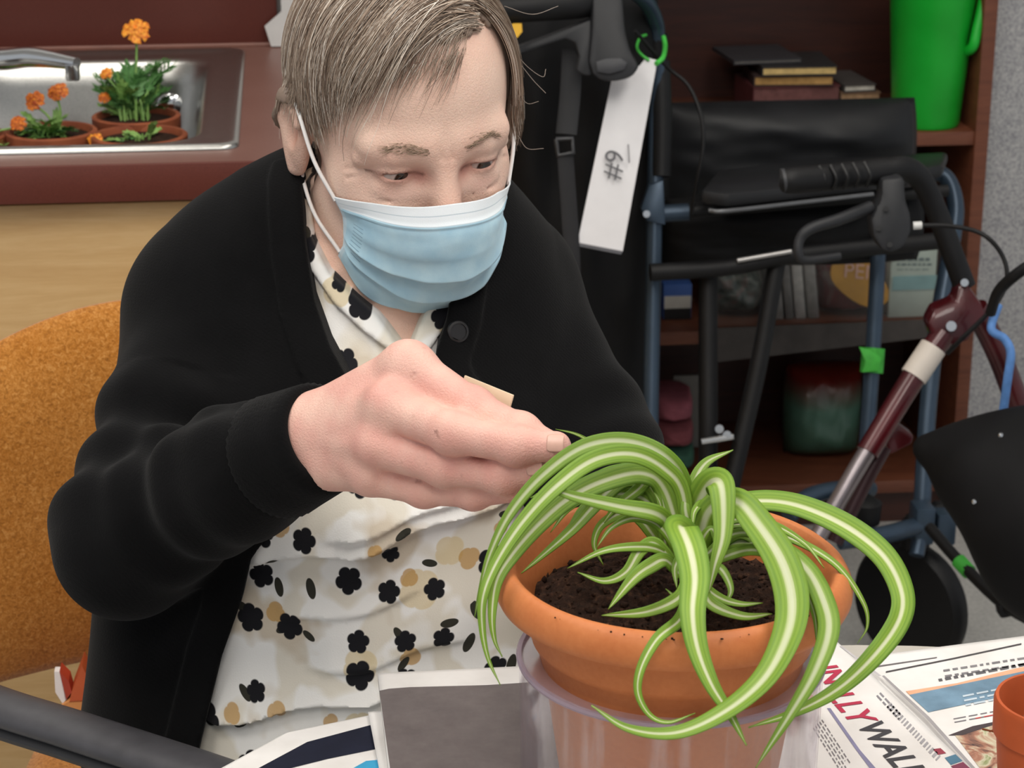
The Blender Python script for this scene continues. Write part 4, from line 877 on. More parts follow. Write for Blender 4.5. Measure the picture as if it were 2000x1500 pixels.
plate('bracket', [P(1252, 408, D0), P(1268, 362, D0), P(1296, 352, D0), P(1300, 440, D0), P(1262, 432, D0)], .012, RY, m_blue, bw, .002)
tb('bolt', [(1263, 418, 2.985), (1263, 418, 2.975)], .005, m_chrome, bw, smooth=0)
gp = tb('grip', [(960, 18, 2.80), (1040, 14, 2.81), (1120, 10, 2.83), (1165, 4, 2.85)], [.0185, .019, .0185, .0175], m_rub, bw, 20)
br = plate('brake_body', [P(1158, -30, 2.82), P(1215, -30, 2.82), P(1222, 60, 2.82), P(1232, 100, 2.82), P(1249, 128, 2.82), P(1246, 140, 2.82), P(1232, 154, 2.82), P(1200, 161, 2.82), P(1172, 158, 2.82), P(1157, 146, 2.82), P(1150, 120, 2.82), P(1156, 60, 2.82)], .035, RY, m_plas, bw, .006)
plate('brake_plate', [P(1163, 120, 2.818), P(1185, 113, 2.818), P(1212, 113, 2.818), P(1225, 122, 2.818), P(1218, 136, 2.818), P(1190, 144, 2.818), P(1166, 140, 2.818)], .003, -RY, M('35363a', .5), br, .001)
plate('brake_lever', [P(1155, 38, 2.83), P(1156, 148, 2.83), P(1140, 148, 2.83), P(1126, 138, 2.83), P(1132, 112, 2.83), P(1124, 84, 2.83), P(1105, 76, 2.83), P(1060, 90, 2.83), P(1010, 108, 2.83), P(980, 112, 2.83), P(980, 104, 2.83), P(1060, 74, 2.83)], .016, RY, m_plas, bw, .003)
plate('sticker', [P(992, 52, 2.795), P(1003, 46, 2.795), P(1019, 46, 2.795), P(1020, 62, 2.795), P(1010, 74, 2.795), P(994, 76, 2.795)], .002, RY, M('d8a514', .5), bw)
tb('brake_cable', [(1240, 60, 2.88), (1300, 128, 2.93), (1345, 168, 2.93), (1370, 230, 2.92), (1373, 290, 2.92), (1362, 350, 2.93), (1350, 420, 2.96)], .0028, m_rub, bw, 8)
# seat
seat = [P(1366, 372, 2.93), P(1700, 345, 3.0), P(1850, 318, 3.2), P(1430, 330, 3.22)]
sc_ = np.mean(seat, axis=0)
plate('seat', [P(1368, 398, 2.90), P(1420, 407, 2.89), P(1705, 374, 2.97), P(1840, 348, 3.06), P(1850, 322, 3.2), P(1560, 338, 3.2), P(1400, 358, 3.1)], .02, (0, 0, 1), m_vinyl, bw, .007)
tb('seat_highlight', [(1385, 411, 2.89), (1420, 412, 2.887), (1560, 396, 2.925), (1705, 379, 2.965)], .003, M('6b6d70', .3, metal=.4), bw, 8)  # grey line modelled as the highlight along the seat's front edge
tb('crossbar', [(1270, 532, 2.96), (1420, 522, 2.97), (1560, 497, 2.98), (1838, 470, 3.02)], .0125, m_rub, bw)
tb('crossbar_highlight', [(1440, 509, 2.955), (1545, 491, 2.962)], .0035, M('b8b6b4', .3, metal=.6), bw, 8, 0)  # thin pale strip stands in for the glint on the black bar
puffy('pouch', None, None, 1300, 1820, 405, 525, 2.90, .1, m_black, 41, .008)
pch = [o for o in bpy.data.objects if o.name.startswith('pouch')][0]; attach(pch, bw)
tb('fold_tube', [(1383, 530, 3.0), (1383, 700, 3.0), (1383, 860, 3.0), (1382, 1120, 3.02)], .0135, m_rub, bw)
tb('fold_tube', [(1517, 515, 2.99), (1480, 720, 2.99), (1432, 930, 2.99), (1400, 1080, 2.99)], .0125, m_rub, bw)
for a, b in ((1405, 838), (1420, 850)): tb('bolt', [(a, b, 2.97), (a, b, 2.955)], .006, m_chrome, bw, smooth=0)
tb('link_bar', [(1370, 862, 2.96), (1432, 852, 2.96)], .005, m_chrome, bw, smooth=0)
tb('frame_tube', [(1716, 440, 3.08), (1714, 520, 3.08), (1704, 700, 3.08), (1690, 900, 3.08), (1680, 1060, 3.08)], .0112, m_blue, bw)
tb('frame_tube', [(1790, 330, 3.2), (1845, 345, 3.2), (1866, 400, 3.18), (1858, 480, 3.16), (1830, 640, 3.12), (1812, 800, 3.1), (1800, 1000, 3.08)], .0125, m_blue, bw)
tb('base_tube', [(1540, 1010, 2.98), (1575, 972, 3.0), (1640, 955, 3.04), (1700, 955, 3.1)], .012, m_blue, bw)
tb('base_tube', [(1640, 1056, 2.98), (1720, 1046, 3.0), (1790, 1028, 3.04)], .013, m_blue, bw)
obox('corner_block', P(1800, 1020, 3.05), [RX, RY, (0, 0, 1)], (.014, .02, .028), m_blue, bw, .004)
obox('corner_block', P(1842, 1026, 3.06), [RX, RY, (0, 0, 1)], (.014, .02, .024), m_blue, bw, .004)
plate('block_cap', [P(1820, 998, 3.06), P(1832, 986, 3.06), P(1858, 988, 3.06), P(1864, 1000, 3.06)], .02, RY, m_rub, bw, .002)
o = tb('tape', [(1706, 680, 3.08), (1702, 728, 3.08)], .0165, M('3fae3a', .6, var=.2, vscale=80), bw, 14, 0)
plate('tape_tail', [P(1678, 678, 3.06), P(1700, 684, 3.06), P(1722, 700, 3.06), P(1716, 724, 3.06), P(1684, 728, 3.06), P(1690, 706, 3.06)], .004, RY, M('3fae3a', .6, var=.2, vscale=80), bw, .001)
def wheel(c, r, w, ax, par):
    ax = nrm(ax)
    o = lathe('wheel', [(r*.80, -w*.5), (r*.93, -w*.5), (r, -w*.25), (r, w*.25), (r*.93, w*.5), (r*.80, w*.5), (r*.80, -w*.5)], c, m_rub, par, 48, axis=ax)
    lathe('hub', [(0, -w*.4), (r*.25, -w*.4), (r*.3, -w*.2), (r*.79, -w*.25), (r*.79, w*.25), (r*.3, w*.2), (r*.25, w*.4), (0, w*.4)], c, M('232427', .5), o, 36, axis=ax)
    lathe('axle_cap', [(0, -w*.52), (r*.1, -w*.5), (r*.12, -w*.4), (r*.12, w*.4), (r*.1, w*.5), (0, w*.52)], c, m_chrome, o, 16, axis=ax)
    return o
wc = PZ(1778, 1178, .098); wr = .097
wheel(wc, wr*.98, .035, RX*.8+RY*.6, bw)
lathe('fork', [(0, 0), (.022, 0), (.024, .03), (.015, .045), (0, .045)], [wc[0], wc[1], wr*2-.005], m_rub, bw, 20)
tb('fork_stem', [(1798, 1040, 3.05), (1790, 1085, 3.04)], .011, m_blue, bw, smooth=0)
for a in ((1290, 1190, 3.03), (1500, 1130, 3.12)):
    wq = P(*a); wheel([wq[0], wq[1], .1], .098, .033, RX, bw)
lathe('fork', [(0, 0), (.02, 0), (.022, .03), (0, .045)], P(1690, 1020, 3.02), m_rub, bw, 20)
# tall black bag standing on the seat as back cushion
bagm = puffy('black_bag', 'large black vinyl bag lying on the blue walker seat', 'bag', 1296, 1804, 216, 404, 3.06, .11, m_vinyl, 52, .007)
# loose black coat hanging from the handle
coat = puffy('black_coat', 'black coat with a webbing strap hanging on the walker behind the head', 'coat', 985, 1282, -60, 900, 2.90, .11, m_black, 61, .014)
tube('strap', [P(1118, 96, 2.865), P(1114, 180, 2.865), P(1106, 262, 2.865)], .014, M('242528', .7, bump=.5, bscale=900), coat, 10, 4, flat=.2)
tube('buckle', [P(1086, 272, 2.862), P(1118, 270, 2.862), P(1120, 298, 2.862), P(1090, 304, 2.862), P(1086, 272, 2.862)], .003, M('3a3b3e', .35), coat, 8)
tube('strap', [P(1104, 300, 2.865), P(1118, 520, 2.865), P(1120, 760, 2.865)], .011, M('1d1d20', .8), coat, 10, 4, flat=.2)
# paper tag
tg = thing('paper_tag', 'long white laminated tag marked #9 tied to the walker with green string', 'tag', P(1175, 485, 2.90))
m_tag = M('dedde0', .3, spec=.5, var=.03)
tq = [P(1262, 112, 2.89), P(1284, 118, 2.89), P(1216, 492, 2.87), P(1128, 474, 2.87), P(1196, 150, 2.885), P(1250, 128, 2.885)]
plate('card', tq, .0015, RY, m_tag, tg)
plate('clear_sleeve', [P(1127, 474, 2.868), P(1216, 491, 2.868), P(1213, 497, 2.868), P(1126, 480, 2.868)], .002, RY, M('55555a', .15), tg)
ta = nrm(P(1208, 292, 2.87)-P(1196, 352, 2.87)); tbx = nrm(np.cross(ta, nrm(np.cross(tq[2]-tq[3], tq[4]-tq[3]))))
if tbx[0] > 0: tbx = -tbx
m_pen = M('5d5d62', .6)
text('marking', '#9', P(1199, 322, 2.872), ta, tbx, .036, m_pen, tg, -.0025 if np.cross(ta, tbx)[1] > 0 else .0025)
tube('underline', [P(1227, 282, 2.872), P(1229, 318, 2.872)], .0008, m_pen, tg, 5)
gs = M('49c24a', .5)
tube('string', [P(1268, 118, 2.885), P(1252, 106, 2.89), P(1244, 92, 2.92), P(1250, 74, 2.95), P(1262, 68, 2.96)], .002, gs, tg, 8, 6)
tube('string', [P(1282, 124, 2.885), P(1295, 112, 2.9), P(1299, 90, 2.95), P(1296, 72, 2.965)], .0034, gs, tg, 8, 6)

# ================================================================ red walker
rw = thing('red_walker', 'dark red wheeled walker with black grips at the right', 'walker', (*PZ(1850, 1330, 0)[:2], 0))
tb('grip', [(1533, 352, 2.60), (1548, 352, 2.60), (1620, 346, 2.62), (1690, 338, 2.64), (1728, 334, 2.65)], [.0145, .0165, .0165, .0165, .0175], m_rub, rw, 20)
for k in range(5): tb('grip_ring', [(1600+22*k, 324-2*k, 2.604), (1612+22*k, 350-2*k, 2.60), (1604+22*k, 372-2*k, 2.612)], .0022, M('101011', .5), rw, 6, 4)
tb('grip_end', [(1534, 352, 2.598), (1528, 353, 2.598)], .015, M('3a3b3e', .5), rw, 16, 0)
tb('frame_tube', [(1725, 335, 2.65), (1765, 328, 2.66), (1800, 352, 2.68), (1832, 420, 2.70), (1862, 500, 2.71), (1884, 560, 2.72)], [.016, .015, .0145, .014, .014, .0145], m_rub, rw, 14)
plate('brake_body', [P(1722, 350, 2.62), P(1768, 346, 2.62), P(1770, 392, 2.62), P(1780, 420, 2.62), P(1782, 452, 2.62), P(1768, 482, 2.62), P(1744, 496, 2.62), P(1722, 490, 2.62), P(1706, 462, 2.62), P(1702, 430, 2.62), P(1714, 404, 2.62), P(1722, 385, 2.62)], .03, RY, m_plas, rw, .006)
for a, b in ((1730, 408), (1716, 446), (1738, 478)): tb('screw_recess', [(a, b, 2.619), (a, b, 2.615)], .0035, M('1a1a1c', .5), rw, 10, 0)
tb('brake_lever', [(1700, 404, 2.63), (1640, 428, 2.61), (1584, 446, 2.60), (1562, 468, 2.60), (1560, 496, 2.60), (1574, 508, 2.605), (1640, 500, 2.62)], [.008, .0075, .007, .006, .0055, .0055, .005], m_plas, rw, 12)
tb('cable_end', [(1783, 441, 2.63), (1800, 440, 2.63)], .005, M('d8d8d6', .4), rw, 10, 0)
tb('brake_cable', [(1800, 440, 2.63), (1860, 442, 2.62), (1920, 458, 2.6), (1958, 500, 2.6), (1966, 550, 2.6), (1940, 600, 2.62), (1880, 660, 2.64), (1850, 690, 2.66)], .003, m_rub, rw, 8)
tb('brake_cable', [(2040, 500, 2.5), (1985, 536, 2.52), (1950, 570, 2.56), (1935, 610, 2.6)], .007, m_rub, rw, 8)
plate('hinge_plate', [P(1885, 548, 2.70), P(1920, 596, 2.70), P(1926, 620, 2.70), P(1890, 668, 2.70), P(1850, 676, 2.70), P(1822, 660, 2.70), P(1812, 632, 2.70), P(1826, 604, 2.70), P(1866, 588, 2.70), P(1872, 560, 2.70)], .03, RY, m_red, rw, .005)
for a, b, r_ in ((1858, 637, .0065), (1884, 552, .005)): tb('bolt', [(a, b, 2.70), (a, b, 2.692)], r_, m_chrome, rw, 14, 0)
tb('frame_tube', [(1845, 650, 2.71), (1800, 712, 2.71), (1745, 800, 2.70), (1694, 884, 2.69)], [.0155, .0155, .015, .0145], m_red, rw, 14)
tb('label_wrap', [(1823, 678, 2.71), (1784, 736, 2.708)], .0174, M('d9cfc4', .5, var=.05), rw, 16, 0)
tb('adjuster_leg', [(1700, 872, 2.69), (1660, 938, 2.685), (1590, 1062, 2.68), (1530, 1180, 2.67)], .0115, M('8c8487', .3, metal=.7), rw, 14)
tb('adjuster_leg', [(1726, 872, 2.72), (1686, 946, 2.72), (1630, 1060, 2.72)], .0105, M('3b2428', .4, metal=.3), rw, 14)
tb('frame_tube', [(1905, 600, 2.72), (1950, 690, 2.75), (1995, 806, 2.78), (2090, 1040, 2.85)], .0155, m_red, rw, 14)
plate('gusset', [P(1726, 850, 2.74), P(1740, 816, 2.74), P(1786, 852, 2.74), P(1782, 868, 2.74), P(1738, 890, 2.74)], .02, RY, m_red, rw, .004)
wheel(np.array([*P(1480, 1290, 2.66)[:2], .1]), .098, .035, RX, rw)
wheel(np.array([*P(2120, 1250, 2.9)[:2], .1]), .098, .035, RX, rw)
tb('axle_rod', [(1815, 1030, 2.92), (1875, 1098, 2.86), (1960, 1180, 2.78), (2040, 1225, 2.72)], .008, m_rub, rw, 10)
tb('rod_tape', [(1872, 1095, 2.862), (1893, 1118, 2.846)], .0105, M('3fae3a', .6), rw, 12, 0)
plate('rod_clamp', [P(1950, 1185, 2.77), P(1975, 1170, 2.77), P(1980, 1205, 2.77), P(1955, 1210, 2.77)], .02, RY, m_rub, rw, .003)
# blue cord on the red frame
tag(tube('cord', [P(1950, 596, 2.64), P(1936, 642, 2.63), P(1962, 662, 2.63), P(1974, 690, 2.63), P(1968, 740, 2.64), P(1958, 812, 2.66)], .0055, M('5f8fd0', .6, var=.15, vscale=90), None, 10, 6), 'light blue cord hanging on the red walker frame', 'cord')
# black seat cover / bag at the right
t = NT('black_nylon'); n1 = t.noise(12, 3); t.p(t.ramp(n1, [(.3, C('0c0c0d')), (.7, C('131315'))]), .7, spec=.2); m_nylon = t.m
def bagf(p):
    a = ell(p, P(2020, 930, 2.55), (.118, .09, .072))
    a = smin(a, ell(p, P(2075, 1060, 2.5), (.105, .09, .10)), .06)
    a = smin(a, cap(p, P(1808, 872, 2.60), P(2000, 855, 2.56), .010, .025), .05)
    return a+.004*pn(p, 26, 71)
X, F = surf(bagf, P(2000, 1000, 2.55)-.32, P(2000, 1000, 2.55)+.34, .006)
bb = tag(mk('black_satchel', X, F, m_nylon), 'bulky black nylon bag slung on the red walker at the right edge', 'bag')
for a, b in ((1903, 980), (1950, 1010), (1955, 850), (1998, 1003)):
    lathe('stud', [(0, .002), (.002, .0015), (.003, 0), (0, 0)], P(a, b, 2.47), m_chrome, bb, 10, axis=(0, -1, .3))
# ================================================================ person
HB = .0018
# ---- head frame: x = picture right, y = where the face points, z = crown
hy, hp, hr = R(22), R(12), R(2.5)
fwd = np.array([math.sin(hy)*math.cos(hp), -math.cos(hy)*math.cos(hp), -math.sin(hp)])
xl = np.array([math.cos(hy), math.sin(hy), 0]); zl = nrm(np.array([0, 0, 1.])-fwd*fwd[2])
xl, zl = xl*math.cos(hr)+zl*math.sin(hr), zl*math.cos(hr)-xl*math.sin(hr)
HR = np.stack([xl, fwd, zl], 1).astype(np.float32)
H0 = P(862, 336, 1.53)-HR@np.array([0, .086, .0])
def hl(p): return (p-H0.astype(np.float32))@HR          # world -> head
def hw(q): return np.asarray(q, float)@HR.T.astype(float)+H0   # head -> world
EYX, EYY, EYZ = .0315, .0735, .0
def headf(q, lite=False):
    m = np.abs(q[:, 0]); s = q.copy(); s[:, 0] = m
    d = ell(q, (0, -.008, .040), (.0755, .100, .086))
    d = smin(d, ell(q, (0, .028, -.022), (.0610, .064, .082)), .025)
    d = smin(d, ell(q, (0, .048, -.082), (.046, .042, .040)), .03)          # jaw, chin
    d = smin(d, cap(s, (.052, -.005, -.055), (.028, .05, -.095), .014, .017), .03)
    d = smin(d, cap(s, (.047, .042, -.022), (.032, .066, -.030), .018, .017), .022)   # cheek
    d = smin(d, cap(s, (.010, .0855, .022), (.046, .070, .020), .0095, .010), .014)     # brow
    if lite: return smin(d, ell(s, (.0775, -.012, -.004), (.0095, .0175, .032)), .006)
    d = smin(d, cap(q, (0, .087, .010), (0, .108, -.036), .0075, .0115), .014)          # nose
    d = smin(d, ell(q, (0, .106, -.042), (.0125, .0125, .011)), .008)
    d = smin(d, ell(s, (.0125, .097, -.045), (.008, .010, .008)), .006)
    # eye sockets and lids
    d = smax(d, -ell(s, (EYX, .096, .0), (.0190, .0150, .0085)), .009)
    e = np.linalg.norm(s-np.array([EYX, EYY, EYZ], np.float32), axis=1)
    dx = s[:, 0]-EYX
    zu = .0030-8.5*dx*dx; zd = -.0018+5.0*dx*dx+.03*dx
    up = smax(e-.0142, -(s[:, 2]-zu), .0012); lo = smax(e-.0134, s[:, 2]-zd, .0012)
    d = smin(d, up, .0045); d = smin(d, lo, .0045)
    d = smin(d, cap(s, (.016, .0810, .0135), (.034, .0800, .0148), .0052, .0058), .006)   # hooded lid
    d = smin(d, cap(s, (.034, .0800, .0148), (.054, .0640, .0080), .0058, .0045), .006)
    d = smin(d, cap(s, (.020, .0795, -.0125), (.042, .0745, -.0115), .0052, .0050), .006)     # bag
    d = smax(d, -cap(s, (.020, .0872, -.0195), (.044, .0815, -.0190), .0005, .0004), .004)       # crease under the bag
    d = smax(d, -cap(s, (.052, .0690, .0010), (.061, .0545, -.0030), .0004, .0003), .003)        # crow's feet
    d = smax(d, -cap(s, (.053, .0690, -.003), (.061, .0560, -.0100), .0003, .0003), .003)
    d = smax(d, -cap(s, (.0035, .0985, .016), (.0045, .1000, .029), .0008, .0006), .004)          # frown lines
    # mouth (under the mask)
    d = smin(d, cap(s, (0, .092, -.071), (.02, .082, -.072), .0055, .003), .006)
    d = smin(d, cap(s, (0, .091, -.080), (.017, .082, -.079), .006, .003), .006)
    d = smax(d, -cap(s, (0, .0985, -.0755), (.022, .086, -.0755), .0012, .0006), .003)
    # ears
    er = ell(s, (.0765, -.012, -.004), (.0085, .0165, .031))
    er = smin(er, cap(s, (.081, .004, .012), (.083, -.014, .026), .004), .006)
    er = smin(er, cap(s, (.083, -.014, .026), (.083, -.027, .006), .004), .006)
    er = smin(er, cap(s, (.083, -.027, .006), (.078, -.014, -.030), .004, .006), .006)
    er = smax(er, -ell(s, (.086, -.007, .004), (.008, .0085, .015)), .004)
    d = smin(d, er, .006)
    return d
# ---- joints
NB = P(742, 560, 1.67)
SR, SL = P(408, 590, 1.66), P(985, 560, 1.74)
ER, WR = P(262, 1020, 1.53), P(612, 862, 1.405)
EL, WL = P(1152, 862, 1.66), np.array([.085, 1.400, .792])
CH, BE, HI = P(705, 760, 1.69), P(720, 1130, 1.665), P(690, 1480, 1.675)
def torso(p):
    d = ell(p, CH, (.165, .095, .165))
    d = smin(d, ell(p, BE, (.175, .118, .175)), .08)
    d = smin(d, ell(p, HI, (.185, .135, .105)), .08)
    d = smin(d, cap(p, P(560, 505, 1.68), SR, .060, .046), .06)
    d = smin(d, cap(p, P(880, 500, 1.72), SL, .060, .046), .06)
    d = smin(d, cap(p, P(720, 470, 1.755), P(720, 640, 1.76), .07, .08), .07)
    return d
# ---- right hand
HJ = dict(
 i=[(797, 722, 1.366, .0162), (924, 798, 1.342, .0120), (1018, 842, 1.322, .0100), (1070, 864, 1.315, .0078)],
 m=[(758, 797, 1.350, .0140), (885, 846, 1.318, .0122), (1010, 871, 1.302, .0108), (1086, 872, 1.296, .0092)],
 r=[(735, 872, 1.352, .0132), (868, 911, 1.333, .0114), (980, 930, 1.317, .0100), (1050, 918, 1.308, .0086)],
 k=[(722, 930, 1.366, .0118), (828, 956, 1.354, .0100), (925, 964, 1.340, .0088), (1005, 956, 1.326, .0078)],
 t=[(690, 850, 1.415, .0170), (820, 800, 1.415, .0140), (930, 812, 1.385, .0115), (1050, 866, 1.342, .0090)])
HJ = {k: [(P(a, b, c), r) for a, b, c, r in v] for k, v in HJ.items()}
def handf(p):
    d = cap(p, WR-(ER-WR)*0, WR+(ER-WR)*.35, .0275, .031)
    for k, r0 in (('i', .0185), ('m', .0185), ('r', .0175), ('k', .0165)):
        j = HJ[k]; off = {'i': (0, -.012), 'm': (0, -.004), 'r': (0, .003), 'k': (0, .012)}[k]
        a = WR+np.array([0, 0, -off[1]])
        d = smin(d, cap(p, a, j[0][0], r0, j[0][1]*1.05), .014)
    d = smin(d, cap(p, HJ['t'][0][0], HJ['i'][0][0]*.6+HJ['t'][1][0]*.4, .017, .012), .02)
    palm = d
    for k in 'imrkt':
        j = HJ[k]; f = None
        for a, b in zip(j[:-1], j[1:]):
            c = cap(p, a[0], b[0], a[1], b[1]); f = c if f is None else smin(f, c, .006)
        for a in j[1:3]: f = smin(f, np.linalg.norm(p-a[0].astype(np.float32), axis=1)-a[1]*1.06, .006)
        palm = smin(palm, f, {'i': .008, 'm': .009, 'r': .0022, 'k': .003, 't': .012}[k])
    d = palm
    tocam = nrm(CP-HJ['m'][0][0])
    for k in 'imrk':      # knuckles
        j = HJ[k][0]; d = smin(d, np.linalg.norm(p-(j[0]+tocam*.0045+[0, 0, .002]).astype(np.float32), axis=1)-j[1]*.74, .012)
        d = smin(d, cap(p, j[0]+tocam*.012, WR+tocam*.021, .0022, .0012), .008)   # tendon
    d = smin(d, np.linalg.norm(p-P(640, 915, 1.385).astype(np.float32), axis=1)-.0085, .014)   # wrist bone
    return d
LF = nrm([.62, -.78, 0.]); LL = np.array([.78, .62, 0])
def LP(f, l, z): return np.array([WL[0], WL[1], 0])+LF*f+LL*l+np.array([0, 0, z])
LH = [[LP(.078+.004*(k in (1, 2)), -.025+.0165*k, .779), LP(.112+.008*(k in (1, 2))-.004*(k == 3), -.027+.0175*k, .781), LP(.134+.012*(k in (1, 2))-.008*(k == 3), -.027+.0175*k, .771), LP(.150+.014*(k in (1, 2))-.010*(k == 3), -.027+.0175*k, .759)] for k in range(4)]
LT = [LP(.020, -.020, .785), LP(.052, -.040, .777), LP(.078, -.046, .768), LP(.098, -.043, .759)]
def lhandf(p):
    d = cap(p, WL+(EL-WL)*.3, WL, .028, .025)
    for k, j in enumerate(LH): d = smin(d, cap(p, LP(.012, -.010+.007*k, .790), j[0], .0165, .0118), .012)
    for j, r0 in [(j, .0104) for j in LH]+[(LT, .0128)]:
        f = smin(smin(cap(p, j[0], j[1], r0, r0*.9), cap(p, j[1], j[2], r0*.9, r0*.82), .004), cap(p, j[2], j[3], r0*.82, r0*.68), .004)
        d = smin(d, f, .004 if r0 < .012 else .012)
    return d
def grp(d, p, f, c, ext, k, tr=None):
    r = np.linalg.norm(p-np.asarray(c, np.float32), axis=1); m = r < ext+.05
    if m.any():
        q = p[m]; v = f(tr(q) if tr else q); d[m] = smin(d[m], v, k)
    d[~m] = np.minimum(d[~m], r[~m]-ext)
    return d
def bodyf(p):
    d = torso(p)+.010
    d = smin(d, cap(p, hw((0, -.018, -.055)), NB+[0, .012, -.01], .050, .056), .03)
    d = smin(d, cap(p, hw((0, .02, -.09)), NB+[0, -.02, -.02], .030, .045), .03)
    for a, b, c in ((SR, ER, WR), (SL, EL, WL)):
        d = smin(d, cap(p, a, b, .042, .034), .03); d = smin(d, cap(p, b, c+(b-c)*.12, .034, .028), .02)
    d = grp(d, p, headf, hw((0, 0, 0)), .17, .012, hl)
    d = grp(d, p, handf, P(850, 850, 1.35), .12, .012)
    d = grp(d, p, lhandf, LP(.07, 0, .78), .14, .012)
    return d
person = thing('person', 'person in black cardigan and pale blue face mask leaning over the spider plant', 'person', (HI[0], HI[1], .478))
X, F = surf(bodyf, (-.42, 1.18, .47), (.22, 1.90, 1.23), HB, proj=1)
# skin colour
q = hl(X); col = np.tile(np.array(C('e6c3b1')[:3]), (len(X), 1))
def paint(w, hexc): 
    global col
    w = np.clip(w, 0, 1)[:, None]; col = col*(1-w)+np.array(C(hexc)[:3])*w
def gs(c, r, sym=True):
    s = q.copy()
    if sym: s[:, 0] = np.abs(s[:, 0])
    return np.exp(-(((s-np.array(c))/np.array(r))**2).sum(1))
hd = np.linalg.norm(X-P(850, 850, 1.35), axis=1) < .2
lh = np.linalg.norm(X-LP(.07, 0, .78), axis=1) < .14
paint((hd | lh)*.85, 'dfaca0')
paint((hd)*(.35+.35*pn(X, 90, 8)), 'd29a90'); paint(hd*(.25+.4*pn(X, 160, 9)), 'e8c6b6')
for k in 'imrk':
    for jj in (0, 1, 2): paint(np.exp(-(np.linalg.norm(X-HJ[k][jj][0], axis=1)/.016)**2)*.4, 'd08d82')
hs = np.clip(1-np.linalg.norm(q, axis=1)/.16, 0, 1) > 0
paint(hs*(.25+.3*pn(X, 60, 3)), 'dfb09e'); paint(hs*(.2+.35*pn(X, 130, 4)), 'edd2c0')
paint(gs((.03, .085, .055), (.05, .05, .03))*.4, 'efd4c2')
paint(gs((.016, .086, -.001), (.007, .012, .007))*.6, 'b4685c'); paint(gs((EYX, .086, .0), (.017, .015, .0045))*.75, 'a5685c')
paint(gs((EYX, .08, -.013), (.014, .02, .006))*.35, 'c08a84'); paint(gs((.0, .1, -.02), (.012, .03, .02))*.35, 'd08f7c')
paint(gs((.08, -.005, 0), (.008, .008, .012))*.75, 'a8624a'); paint(gs((.0, .09, -.0755), (.026, .02, .010))*.6, 'b3655f')
sq = q.copy(); sq[:, 0] = np.abs(sq[:, 0]); dxe = sq[:, 0]-EYX-.001
paint(np.exp(-((sq[:, 2]-(.0030-8.5*dxe**2*.8))/.0013)**2)*(np.abs(dxe) < .0185)*(sq[:, 1] > .06)*.75, '5e3a32')
paint((pn(X, 420, 12) > 1.25)*hs*.25, '9b6a55')
dirt = np.clip((pn(X, 330, 15)+.6*pn(X, 700, 16)-1.15)/.35, 0, 1)*hd*np.clip((X[:, 0]-P(700, 850, 1.35)[0])/.05, 0, 1)
paint(dirt*.55, '6d4238')
t = NT('skin'); a = t.n('Attribute', attribute_name='Col'); n1 = t.noise(420, 3); n2 = t.noise(1500, 2)
t.p(t.mix(t.math('MULTIPLY', n1, .16), a.outputs['Color'], C('c48a76')), .5, spec=.35, Subsurface_Weight=.08, Subsurface_Radius=(.006, .002, .001), Subsurface_Scale=.6)
vo = t.n('TexVoronoi', feature='DISTANCE_TO_EDGE'); vo.inputs['Scale'].default_value = 420; t.set(vo.inputs['Vector'], t.obj())
t.bump(t.math('ADD', t.math('ADD', n1, t.math('MULTIPLY', n2, .5)), t.math('MINIMUM', t.math('MULTIPLY', vo.outputs[0], 2), .5)), .3, .0009); m_skin = t.m
body = mk('body', X, F, m_skin, person, col=col)
# ---- eyes
gz = nrm(np.array([.20, .95, -.16]))
for s in (-1, 1):
    n = 40; th = np.r_[0, np.linspace(.02, math.pi, 36)]; ph = np.linspace(0, 2*math.pi, n, endpoint=False)
    g = gz if s < 0 else nrm(gz+[-.05, 0, 0]); ux = nrm(np.cross(g, [0, 0, 1])); uy = np.cross(ux, g)
    V = np.array([[.0122*(g*math.cos(a)+(ux*math.cos(b)+uy*math.sin(b))*math.sin(a)) for b in ph] for a in th])+np.array([s*EYX, EYY, EYZ])
    cc = np.array([C('0c0a09')[:3] if a < .2 else C('33241c')[:3] if a < .52 else C('b5a39b')[:3] for a in th for b in ph])
    t = MATS.get('eye')
    if not t:
        nt = NT('eye'); nt.p(nt.n('Attribute', attribute_name='Col').outputs['Color'], .12, spec=.6); MATS['eye'] = t = nt.m
    i, j = np.meshgrid(np.arange(len(th)-1), np.arange(n), indexing='ij'); F4 = np.stack([i*n+j, i*n+(j+1) % n, (i+1)*n+(j+1) % n, (i+1)*n+j], -1).reshape(-1, 4)
    fixn(mk('eye', hw(V.reshape(-1, 3)), F4, t, person, col=cc))
# ---- fingernails
m_nail = M('d2a797', .35, spec=.5, var=.06, vscale=200)
tocam = nrm(CP-HJ['m'][3][0])
for k, up, tw in (('i', .25, 0), ('m', .3, 0), ('r', .35, 0), ('k', .3, 0), ('t', -.4, 0)):
    (a, ra), (b, rb) = HJ[k][2], HJ[k][3]; T = nrm(b-a); N = nrm(tocam+np.array([0, 0, up])-T*((tocam+np.array([0, 0, up]))@T)); S = np.cross(T, N)
    u = np.linspace(-1, 1, 13); v = np.linspace(-1, 1, 13); G = np.zeros((13, 13, 3))
    for i, uu in enumerate(u):
        for j, vv in enumerate(v):
            ww = 1-.25*max(0, abs(uu)-.5)**2*4; an = vv*.62*ww
            G[i, j] = b+T*(.0015+.0052*uu)+(N*math.cos(an)+S*math.sin(an))*(rb*1.0+.0002)
    grid('fingernail', G, m_nail, person, thick=.0007)
